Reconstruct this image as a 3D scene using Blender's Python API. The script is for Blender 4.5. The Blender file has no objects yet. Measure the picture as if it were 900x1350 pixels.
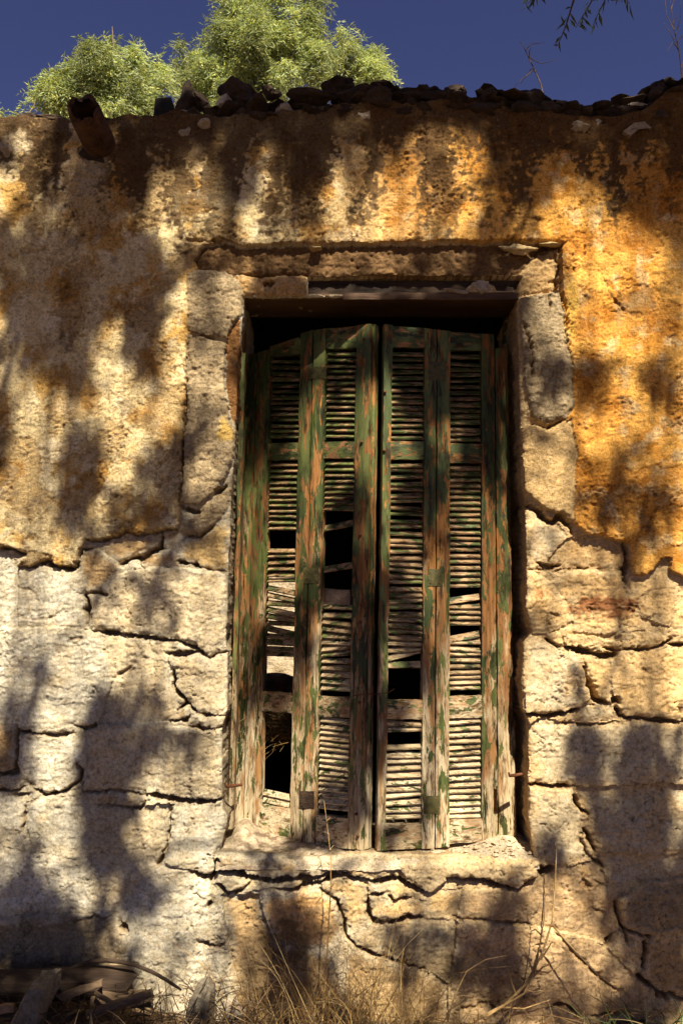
import bpy, math, random
import numpy as np
from mathutils import Vector, Matrix, noise as mnoise

random.seed(7)
RNG = np.random.default_rng(11)
sc = bpy.context.scene
col = sc.collection

# ------------------------------------------------------------------ camera
F = 1100.0                      # focal length in photo pixels (photo 900 x 1350)
TILT = math.radians(7.0)
CAM = Vector((0.0, -3.1, 1.42))
cam_d = bpy.data.cameras.new('camera')
cam_d.sensor_fit = 'VERTICAL'
cam_d.sensor_height = 36.0
cam_d.sensor_width = 24.0
cam_d.lens = F / 1350.0 * 36.0
cam_d.clip_start = 0.02
cam_d.clip_end = 2000
cam = bpy.data.objects.new('camera', cam_d)
cam.location = CAM
cam.rotation_euler = (math.pi / 2 + TILT, 0, 0)
col.objects.link(cam)
sc.camera = cam

# ------------------------------------------------------------------ sky and sun
SUN = Vector((0.27, -1.0, 1.25)).normalized()     # direction towards the sun
elev = math.asin(SUN.z)
azim = math.atan2(SUN.x, SUN.y)
world = bpy.data.worlds.new('World')
sc.world = world
world.use_nodes = True
wn = world.node_tree
wn.nodes.clear()
sky = wn.nodes.new('ShaderNodeTexSky')
sky.sky_type = 'NISHITA'
sky.sun_disc = False
sky.sun_elevation = elev
sky.sun_rotation = azim
sky.altitude = 2500
sky.air_density = 0.6
sky.dust_density = 0.0
sky.ozone_density = 6.0
bg = wn.nodes.new('ShaderNodeBackground')
bg.inputs['Strength'].default_value = 0.05
wo = wn.nodes.new('ShaderNodeOutputWorld')
tint = wn.nodes.new('ShaderNodeMix')
tint.data_type = 'RGBA'
tint.blend_type = 'MULTIPLY'
tint.inputs[0].default_value = 1.0
tint.inputs[7].default_value = (1.18, 0.80, 0.93, 1.0)      # polarised violet-blue sky, the same all over
wn.links.new(sky.outputs[0], tint.inputs[6])
wn.links.new(tint.outputs[2], bg.inputs['Color'])
wn.links.new(bg.outputs[0], wo.inputs['Surface'])

sun_d = bpy.data.lights.new('sun', 'SUN')
sun_d.energy = 5.0
sun_d.angle = math.radians(0.53)
sun_d.color = (1.0, 0.94, 0.83)
sun = bpy.data.objects.new('sun', sun_d)
sun.rotation_euler = (-SUN).to_track_quat('-Z', 'Y').to_euler()
sun.location = SUN * 30
col.objects.link(sun)

sc.view_settings.view_transform = 'Standard'
sc.view_settings.look = 'None'
sc.view_settings.exposure = 1.3
sc.view_settings.gamma = 1.0
sc.view_settings.use_curve_mapping = False
sc.render.engine = 'CYCLES'
sc.cycles.max_bounces = 4

# ------------------------------------------------------------------ geometry of the view
ct, st = math.cos(TILT), math.sin(TILT)

def ray(px, py):
    a = (px - 450.0) / F
    b = (675.0 - py) / F
    return Vector((a, ct - b * st, st + b * ct))

def at(px, py, Y=0.0):
    d = ray(px, py)
    return CAM + d * ((Y - CAM.y) / d.y)

def world_to_px(X, Z, Y=0.0):
    dy = Y - CAM.y
    dz = Z - CAM.z
    f = dy * ct + dz * st
    u = -dy * st + dz * ct
    return 450.0 + X / f * F, 675.0 - u / f * F

# ------------------------------------------------------------------ numpy noise
_perm = np.random.default_rng(5).permutation(256)
_perm = np.concatenate([_perm, _perm, _perm])
_ga = np.random.default_rng(6).uniform(0, 2 * np.pi, 256)
_gx, _gy = np.cos(_ga), np.sin(_ga)

def perlin(x, y, seed=0):
    x = x + seed * 17.31
    y = y + seed * 9.17
    xi = np.floor(x).astype(np.int64)
    yi = np.floor(y).astype(np.int64)
    xf = x - xi
    yf = y - yi
    u = xf * xf * xf * (xf * (xf * 6 - 15) + 10)
    v = yf * yf * yf * (yf * (yf * 6 - 15) + 10)
    xi &= 255
    yi &= 255
    def g(ix, iy, dx, dy):
        h = _perm[_perm[ix & 255] + (iy & 255)]
        return _gx[h] * dx + _gy[h] * dy
    a = g(xi, yi, xf, yf)
    b = g(xi + 1, yi, xf - 1, yf)
    c = g(xi, yi + 1, xf, yf - 1)
    d = g(xi + 1, yi + 1, xf - 1, yf - 1)
    return ((a + u * (b - a)) + v * ((c + u * (d - c)) - (a + u * (b - a)))) * 1.5

def fbm(x, y, octv=4, seed=0, gain=0.5):
    s = np.zeros_like(x)
    amp, fr, tot = 1.0, 1.0, 0.0
    for i in range(octv):
        s += amp * perlin(x * fr, y * fr, seed + i * 3)
        tot += amp
        amp *= gain
        fr *= 2.03
    return s / tot

def sstep(a, b, x):
    t = np.clip((x - a) / (b - a), 0, 1)
    return t * t * (3 - 2 * t)

def seg_dist(X, Z, a, b):
    """distance to segment and parameter t"""
    dx, dz = b[0] - a[0], b[1] - a[1]
    L = dx * dx + dz * dz + 1e-12
    t = np.clip(((X - a[0]) * dx + (Z - a[1]) * dz) / L, 0, 1)
    return np.hypot(X - (a[0] + t * dx), Z - (a[1] + t * dz)), t

def poly_sd(X, Z, P):
    """signed distance, positive inside"""
    d = np.full(X.shape, 1e9)
    ins = np.zeros(X.shape, bool)
    n = len(P)
    for i in range(n):
        a, b = P[i], P[(i + 1) % n]
        d = np.minimum(d, seg_dist(X, Z, a, b)[0])
        if a[1] != b[1]:
            c = ((a[1] > Z) != (b[1] > Z)) & (X < (b[0] - a[0]) * (Z - a[1]) / (b[1] - a[1]) + a[0])
            ins ^= c
    return np.where(ins, d, -d)

# ------------------------------------------------------------------ object helpers
def tag(o, label=None, cat=None, group=None, kind=None):
    if label: o['label'] = label
    if cat: o['category'] = cat
    if group: o['group'] = group
    if kind: o['kind'] = kind
    return o

def empty(name, loc):
    o = bpy.data.objects.new(name, None)
    o.location = loc
    o.empty_display_size = 0.1
    col.objects.link(o)
    return o

def link_mesh(name, me, mat, parent=None):
    o = bpy.data.objects.new(name, me)
    if mat is not None and not me.materials:
        me.materials.append(mat)
    col.objects.link(o)
    if parent is not None:
        o.parent = parent
        o.matrix_parent_inverse = Matrix.Translation(-parent.location)
    return o

def mesh_np(name, V, Q, mat, parent=None, smooth=True, colors=None, T=None, split=None):
    """V (n,3), Q (m,4) quads, T (k,3) triangles"""
    me = bpy.data.meshes.new(name)
    V = np.asarray(V, np.float32)
    nq = 0 if Q is None else len(Q)
    nt = 0 if T is None else len(T)
    me.vertices.add(len(V))
    me.vertices.foreach_set('co', V.ravel())
    loops = []
    if nq: loops.append(np.asarray(Q, np.int32).ravel())
    if nt: loops.append(np.asarray(T, np.int32).ravel())
    loops = np.concatenate(loops)
    me.loops.add(len(loops))
    me.loops.foreach_set('vertex_index', loops)
    me.polygons.add(nq + nt)
    starts = np.concatenate([np.arange(nq) * 4, nq * 4 + np.arange(nt) * 3]).astype(np.int32)
    me.polygons.foreach_set('loop_start', starts)
    me.polygons.foreach_set('use_smooth', np.full(nq + nt, smooth))
    me.update(calc_edges=True)
    if colors is not None:
        at_ = me.color_attributes.new('Col', 'FLOAT_COLOR', 'POINT')
        c4 = np.ones((len(V), 4), np.float32)
        c4[:, :3] = colors
        at_.data.foreach_set('color', c4.ravel())
    return link_mesh(name, me, mat, parent)

def tube(path, radii, sides=6, cap=True):
    path = [Vector(p) for p in path]
    n = len(path)
    V, Q, T = [], [], []
    up = Vector((0.13, 0.31, 0.94))
    for i, p in enumerate(path):
        d = (path[min(i + 1, n - 1)] - path[max(i - 1, 0)]).normalized()
        a = d.cross(up)
        if a.length < 1e-3: a = d.cross(Vector((1, 0, 0)))
        a.normalize()
        b = d.cross(a)
        r = radii[i] if hasattr(radii, '__len__') else radii
        for k in range(sides):
            t = 2 * math.pi * k / sides
            V.append(p + (a * math.cos(t) + b * math.sin(t)) * r)
    for i in range(n - 1):
        for k in range(sides):
            k2 = (k + 1) % sides
            Q.append((i * sides + k, i * sides + k2, (i + 1) * sides + k2, (i + 1) * sides + k))
    if cap:
        for base in (0, (n - 1) * sides):
            for k in range(1, sides - 1):
                T.append((base, base + k, base + k + 1))
    return V, Q, T

class MB:
    def __init__(s): s.V, s.Q, s.T, s.C = [], [], [], []
    def add(s, V, Q=(), T=(), c=None):
        o = len(s.V)
        s.V.extend([tuple(v) for v in V])
        s.Q.extend([tuple(i + o for i in q) for q in Q])
        s.T.extend([tuple(i + o for i in t) for t in T])
        if c is not None: s.C.extend([c] * len(V))
        return s
    def build(s, name, mat, parent=None, smooth=True):
        return mesh_np(name, np.array(s.V), np.array(s.Q).reshape(-1, 4) if s.Q else None, mat, parent, smooth,
                       np.array(s.C) if s.C else None, np.array(s.T).reshape(-1, 3) if s.T else None)

# ------------------------------------------------------------------ materials
def new_mat(name):
    m = bpy.data.materials.new(name)
    m.use_nodes = True
    nt = m.node_tree
    nt.nodes.clear()
    out = nt.nodes.new('ShaderNodeOutputMaterial')
    b = nt.nodes.new('ShaderNodeBsdfPrincipled')
    nt.links.new(b.outputs[0], out.inputs['Surface'])
    b.inputs['Roughness'].default_value = 0.9
    b.inputs['Specular IOR Level'].default_value = 0.2
    return m, nt, b

def N(nt, typ, **kw):
    n = nt.nodes.new(typ)
    for k, v in kw.items():
        if k in n.inputs: n.inputs[k].default_value = v
        else: setattr(n, k, v)
    return n

def noise_node(nt, vec, scale, detail=4, rough=0.55, dist=0.0):
    n = N(nt, 'ShaderNodeTexNoise')
    n.inputs['Scale'].default_value = scale
    n.inputs['Detail'].default_value = detail
    n.inputs['Roughness'].default_value = rough
    n.inputs['Distortion'].default_value = dist
    nt.links.new(vec, n.inputs['Vector'])
    return n.outputs['Fac']

def ramp(nt, fac, stops):
    r = N(nt, 'ShaderNodeValToRGB')
    el = r.color_ramp.elements
    while len(el) < len(stops): el.new(0.5)
    for e, (p, c) in zip(el, stops):
        e.position = p
        e.color = (c, c, c, 1) if not hasattr(c, '__len__') else (*c, 1)
    nt.links.new(fac, r.inputs[0])
    return r.outputs[0]

def mixc(nt, fac, a, b, mode='MIX'):
    m = N(nt, 'ShaderNodeMix', data_type='RGBA', blend_type=mode)
    for sock, val in ((m.inputs[0], fac), (m.inputs[6], a), (m.inputs[7], b)):
        if isinstance(val, (int, float)): sock.default_value = val
        elif isinstance(val, tuple): sock.default_value = (*val, 1)
        else: nt.links.new(val, sock)
    return m.outputs[2]

def math_n(nt, op, a, b=0.0, clamp=False):
    m = N(nt, 'ShaderNodeMath', operation=op, use_clamp=clamp)
    for sock, val in ((m.inputs[0], a), (m.inputs[1], b)):
        if isinstance(val, (int, float)): sock.default_value = val
        else: nt.links.new(val, sock)
    return m.outputs[0]

def bump(nt, bsdf, h, strength=0.6, dist=0.003):
    b = N(nt, 'ShaderNodeBump')
    b.inputs['Strength'].default_value = strength
    b.inputs['Distance'].default_value = dist
    nt.links.new(h, b.inputs['Height'])
    nt.links.new(b.outputs[0], bsdf.inputs['Normal'])

def geo_pos(nt):
    return N(nt, 'ShaderNodeNewGeometry').outputs['Position']

def mapping(nt, vec, scale):
    m = N(nt, 'ShaderNodeMapping')
    m.inputs['Scale'].default_value = scale
    nt.links.new(vec, m.inputs['Vector'])
    return m.outputs[0]

def mat_masonry(name, grain=1.0, spots=0.35, bstr=0.55):
    """coloured by the Col attribute (mineral colour of each patch, with some painted shade), with fine grain and relief"""
    m, nt, b = new_mat(name)
    a = N(nt, 'ShaderNodeVertexColor', layer_name='Col')
    p = geo_pos(nt)
    n1 = noise_node(nt, p, 90, 4, 0.7)
    n2 = noise_node(nt, p, 420 * grain, 2, 0.6)
    n3 = noise_node(nt, p, 28, 3, 0.65)
    v = ramp(nt, n1, [(0.3, 0.48), (0.48, 1.0), (0.72, 1.28)])
    c = mixc(nt, 1.0, a.outputs[0], v, 'MULTIPLY')
    s = ramp(nt, n2, [(0.34, 1 - spots), (0.48, 1.0), (0.7, 1.1)])
    c = mixc(nt, 1.0, c, s, 'MULTIPLY')
    t = ramp(nt, n3, [(0.35, (0.88, 0.8, 0.66)), (0.6, (1.08, 1.04, 1.0))])
    c = mixc(nt, 0.8, c, t, 'MULTIPLY')
    nt.links.new(c, b.inputs['Base Color'])
    h = math_n(nt, 'ADD', math_n(nt, 'MULTIPLY', n1, 1.0), math_n(nt, 'MULTIPLY', n2, 0.45))
    bump(nt, b, h, bstr, 0.006)
    b.inputs['Roughness'].default_value = 0.93
    return m

def mat_simple(name, c1, c2, scale=20, rough=0.85, bscale=120, bstr=0.5, bdist=0.004, stretch=(1, 1, 1), metallic=0.0):
    m, nt, b = new_mat(name)
    p = mapping(nt, geo_pos(nt), stretch)
    n1 = noise_node(nt, p, scale, 6, 0.65)
    c = ramp(nt, n1, [(0.3, c1), (0.68, c2)])
    n2 = noise_node(nt, p, bscale, 5, 0.65)
    c = mixc(nt, 1.0, c, ramp(nt, n2, [(0.3, 0.6), (0.65, 1.1)]), 'MULTIPLY')
    nt.links.new(c, b.inputs['Base Color'])
    b.inputs['Roughness'].default_value = rough
    b.inputs['Metallic'].default_value = metallic
    bump(nt, b, n2, bstr, bdist)
    return m

def mat_shutter(name, vertical, paint_bias=0.0, primer=0.85):
    """flaking green paint over orange primer over weathered wood"""
    m, nt, b = new_mat(name)
    pos = geo_pos(nt)
    oi = N(nt, 'ShaderNodeObjectInfo')
    off = N(nt, 'ShaderNodeVectorMath', operation='SCALE')
    comb = N(nt, 'ShaderNodeCombineXYZ')
    nt.links.new(oi.outputs['Random'], comb.inputs[0])
    nt.links.new(oi.outputs['Random'], comb.inputs[1])
    nt.links.new(oi.outputs['Random'], comb.inputs[2])
    nt.links.new(comb.outputs[0], off.inputs[0])
    off.inputs['Scale'].default_value = 37.0
    addv = N(nt, 'ShaderNodeVectorMath', operation='ADD')
    nt.links.new(pos, addv.inputs[0])
    nt.links.new(off.outputs[0], addv.inputs[1])
    q = addv.outputs[0]
    sx = (1, 1, 0.22) if vertical else (0.30, 1, 1)
    gx = (1, 1, 0.06) if vertical else (0.07, 1, 1)
    qp = mapping(nt, q, sx)
    qg = mapping(nt, q, gx)
    sep = N(nt, 'ShaderNodeSeparateXYZ')
    nt.links.new(pos, sep.inputs[0])
    z = sep.outputs[2]
    wear = math_n(nt, 'MULTIPLY', math_n(nt, 'SUBTRACT', 1.75, z), 0.068)       # more paint lost near the sill
    n_paint = noise_node(nt, qp, 34, 5, 0.68, 0.5)
    n_prim = noise_node(nt, qp, 20, 4, 0.65, 0.3)
    n_fine = noise_node(nt, q, 260, 4, 0.6)
    pv = math_n(nt, 'SUBTRACT', math_n(nt, 'ADD', n_paint, paint_bias), wear)
    pv = math_n(nt, 'ADD', pv, math_n(nt, 'MULTIPLY', math_n(nt, 'SUBTRACT', n_fine, 0.5), 0.07))
    paint = ramp(nt, pv, [(0.497, 0.0), (0.507, 1.0)])
    rv = math_n(nt, 'SUBTRACT', n_prim, math_n(nt, 'MULTIPLY', wear, 2.2))
    prim = math_n(nt, 'MULTIPLY', ramp(nt, rv, [(0.34, 0.0), (0.46, 1.0)]), primer)
    grain = noise_node(nt, qg, 170, 6, 0.7, 0.6)
    grain2 = noise_node(nt, qg, 60, 4, 0.6, 0.2)
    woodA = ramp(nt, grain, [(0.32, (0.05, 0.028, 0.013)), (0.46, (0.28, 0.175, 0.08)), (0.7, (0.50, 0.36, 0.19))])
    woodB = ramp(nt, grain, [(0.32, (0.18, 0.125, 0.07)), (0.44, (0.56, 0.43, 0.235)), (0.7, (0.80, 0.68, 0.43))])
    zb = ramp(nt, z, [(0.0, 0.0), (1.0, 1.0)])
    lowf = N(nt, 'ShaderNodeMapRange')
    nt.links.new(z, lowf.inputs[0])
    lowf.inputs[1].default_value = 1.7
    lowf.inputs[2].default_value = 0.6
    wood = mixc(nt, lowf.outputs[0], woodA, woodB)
    primc = ramp(nt, grain2, [(0.3, (0.11, 0.038, 0.009)), (0.55, (0.33, 0.13, 0.026)), (0.75, (0.46, 0.22, 0.05))])
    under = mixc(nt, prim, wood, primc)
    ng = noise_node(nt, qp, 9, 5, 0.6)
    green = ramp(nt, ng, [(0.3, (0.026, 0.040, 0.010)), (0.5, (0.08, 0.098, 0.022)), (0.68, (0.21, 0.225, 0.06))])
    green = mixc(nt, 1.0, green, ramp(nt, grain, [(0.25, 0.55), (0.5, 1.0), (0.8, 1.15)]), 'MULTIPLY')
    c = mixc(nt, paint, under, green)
    crack = noise_node(nt, qg, 95, 3, 0.6, 1.2)
    c = mixc(nt, 1.0, c, ramp(nt, crack, [(0.33, (0.22, 0.16, 0.11)), (0.385, (1, 1, 1))]), 'MULTIPLY')
    dirt = noise_node(nt, qp, 40, 4, 0.7)
    c = mixc(nt, 1.0, c, ramp(nt, dirt, [(0.35, (0.26, 0.19, 0.12)), (0.49, (1, 1, 1))]), 'MULTIPLY')
    c = mixc(nt, 1.0, c, ramp(nt, oi.outputs['Random'], [(0.0, (0.72, 0.68, 0.62)), (0.6, (1, 1, 1))]), 'MULTIPLY')
    nt.links.new(c, b.inputs['Base Color'])
    rr = mixc(nt, paint, (0.9, 0.9, 0.9), (0.55, 0.55, 0.55))
    nt.links.new(rr, b.inputs['Roughness'])
    b.inputs['Specular IOR Level'].default_value = 0.3
    h = math_n(nt, 'ADD', math_n(nt, 'MULTIPLY', paint, 0.5), math_n(nt, 'MULTIPLY', grain, 0.9))
    bump(nt, b, h, 0.8, 0.004)
    return m

def mat_leaf(name, transl=0.35):
    m, nt, b = new_mat(name)
    a = N(nt, 'ShaderNodeVertexColor', layer_name='Col')
    nt.links.new(a.outputs[0], b.inputs['Base Color'])
    b.inputs['Roughness'].default_value = 0.55
    tr = N(nt, 'ShaderNodeBsdfTranslucent')
    nt.links.new(mixc(nt, 1.0, a.outputs[0], (1.1, 1.15, 0.6), 'MULTIPLY'), tr.inputs[0])
    mx = N(nt, 'ShaderNodeMixShader')
    mx.inputs[0].default_value = transl
    nt.links.new(b.outputs[0], mx.inputs[1])
    nt.links.new(tr.outputs[0], mx.inputs[2])
    out = [n for n in nt.nodes if n.type == 'OUTPUT_MATERIAL'][0]
    nt.links.new(mx.outputs[0], out.inputs['Surface'])
    return m

M_PLASTER = mat_masonry('lime_plaster', 0.8, 0.60, 0.85)
M_STONE = mat_masonry('limestone', 0.9, 0.36, 0.5)
M_MORTAR = mat_masonry('earth_mortar', 0.8, 0.5, 0.8)
M_STILE = mat_shutter('flaking_paint_upright', True, 0.015)
M_RAIL = mat_shutter('flaking_paint_cross', False, 0.0, 0.6)
M_SLAT = mat_shutter('flaking_paint_slat', False, -0.015, 0.22)
M_BEAM = mat_simple('brown_timber', (0.06, 0.03, 0.014), (0.15, 0.08, 0.036), 14, 0.7, 90, 0.5, 0.003, (0.12, 1, 1))
M_FRAME = mat_simple('old_frame_wood', (0.10, 0.052, 0.025), (0.28, 0.155, 0.07), 14, 0.8, 110, 0.7, 0.003, (1, 1, 0.1))
M_RUST = mat_simple('rusted_iron', (0.06, 0.024, 0.012), (0.24, 0.085, 0.03), 30, 0.6, 160, 0.6, 0.002, (1, 1, 1), 0.35)
M_PLATE = mat_simple('painted_hinge', (0.04, 0.04, 0.012), (0.13, 0.105, 0.035), 60, 0.55, 200, 0.6, 0.001)
M_CLAY = mat_simple('fired_clay', (0.028, 0.016, 0.010), (0.13, 0.062, 0.03), 22, 0.9, 130, 0.7, 0.004)  # clay colour darkened to carry the shade on the spout
M_ROCK = mat_simple('rubble_stone', (0.022, 0.015, 0.010), (0.10, 0.062, 0.034), 9, 0.95, 60, 0.9, 0.012)
M_ROCKP = mat_simple('pale_rubble', (0.27, 0.19, 0.11), (0.50, 0.40, 0.26), 12, 0.95, 70, 0.8, 0.008)
M_FLAKE = mat_simple('ochre_flake', (0.34, 0.22, 0.09), (0.60, 0.43, 0.19), 16, 0.95, 90, 0.9, 0.006)
M_DARK = mat_simple('sooted_tile', (0.012, 0.011, 0.01), (0.03, 0.025, 0.02), 12, 0.9, 60, 0.5, 0.004)
M_ROOM = mat_simple('room_plaster', (0.10, 0.07, 0.045), (0.19, 0.14, 0.09), 3, 0.95, 40, 0.5, 0.01)
M_SOIL = mat_simple('dry_soil', (0.10, 0.062, 0.03), (0.24, 0.155, 0.075), 4, 0.98, 50, 0.9, 0.02)
M_BARK = mat_simple('bark', (0.06, 0.04, 0.026), (0.17, 0.115, 0.07), 12, 0.95, 60, 0.9, 0.01, (1, 1, 0.25))
M_DRYWOOD = mat_simple('grey_dry_wood', (0.12, 0.075, 0.04), (0.36, 0.25, 0.15), 20, 0.85, 140, 0.8, 0.004, (0.25, 1, 1))
M_DARKWOOD = mat_simple('dark_rotten_wood', (0.018, 0.012, 0.008), (0.075, 0.045, 0.025), 14, 0.9, 90, 0.9, 0.006, (0.15, 1, 1))
M_STRAW = mat_leaf('straw', 0.25)
M_LEAF = mat_leaf('foliage', 0.35)
M_HEAP = mat_simple('shaded_offcuts', (0.05, 0.03, 0.016), (0.19, 0.12, 0.062), 20, 0.85, 140, 0.8, 0.004, (0.25, 1, 1))  # darker copy of the dry wood, with the heap's shade in its colour
M_CONC = mat_simple('lichen_concrete', (0.09, 0.07, 0.045), (0.26, 0.21, 0.14), 40, 0.95, 150, 0.8, 0.005)
M_PALEWALL = mat_simple('pale_limewash', (0.26, 0.17, 0.08), (0.62, 0.49, 0.31), 5.0, 0.95, 22, 0.9, 0.03)

# ================================================================== GROUND
def build_ground():
    xs = np.concatenate([np.linspace(-400, -8, 12), np.linspace(-7.5, 7.5, 150), np.linspace(8, 400, 12)])
    ys = np.concatenate([np.linspace(-400, -8, 12), np.linspace(-7.5, 1.0, 90), np.linspace(1.5, 20, 30), np.linspace(24, 500, 12)])
    X, Y = np.meshgrid(xs, ys)
    Z = fbm(X * 0.9, Y * 0.9, 4, 3) * 0.07 + fbm(X * 5, Y * 5, 3, 9) * 0.02
    near = np.exp(-((Y + 0.25) / 0.45) ** 2) * (Y < 0.4)
    Z += near * (0.10 * sstep(-0.45, -0.9, X) + 0.05)
    Z -= 0.03
    idx = np.arange(X.size).reshape(X.shape)
    Q = np.stack([idx[:-1, :-1], idx[:-1, 1:], idx[1:, 1:], idx[1:, :-1]], -1).reshape(-1, 4)
    o = mesh_np('ground', np.stack([X.ravel(), Y.ravel(), Z.ravel()], 1), Q, M_SOIL)
    tag(o, 'dry bare earth in front of the wall', None, None, 'structure')
build_ground()

# ================================================================== THE RUINED HOUSE
house = empty('ruined_house', (0, 0.2, 0))
tag(house, 'ruined stone house with crumbling ochre plaster round a shuttered window', 'house')

def W(p):
    v = at(*p)
    return (v.x, v.z)

def ext(poly):
    """carry outlines that leave the picture on past its edge"""
    out = []
    for x, y in poly:
        if x <= 0: x = -75
        if x >= 900: x = 975
        if y >= 1350: y = 1420
        out.append(W((x, y)))
    return out

OPENING = [W(p) for p in [(322, 393), (500, 391), (681, 391), (684, 470), (688, 640), (693, 660), (694, 750), (692, 800),
    (700, 834), (689, 848), (688, 900), (690, 935), (698, 955), (696, 1030), (697, 1080), (704, 1131),
    (600, 1128), (500, 1126), (400, 1130), (290, 1123), (294, 1108), (300, 1078), (294, 1064), (292, 1050), (293, 962),
    (299, 935), (300, 858), (297, 848), (299, 800), (301, 755), (303, 700), (305, 640), (309, 600), (313, 480), (320, 420)]]

TOP = [(-400, 168), (-75, 168), (0, 165), (40, 158), (75, 165), (130, 166), (200, 157), (235, 152), (290, 146), (340, 142), (400, 138), (440, 130),
       (500, 124), (560, 127), (600, 126), (640, 130), (700, 136), (760, 146), (800, 144), (840, 140), (870, 130), (900, 118), (975, 112), (1300, 125)]
TOP = [(x, y + (15 if 235 < x < 860 else 0)) for x, y in TOP]
TOPW = [W(p) for p in TOP]

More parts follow.
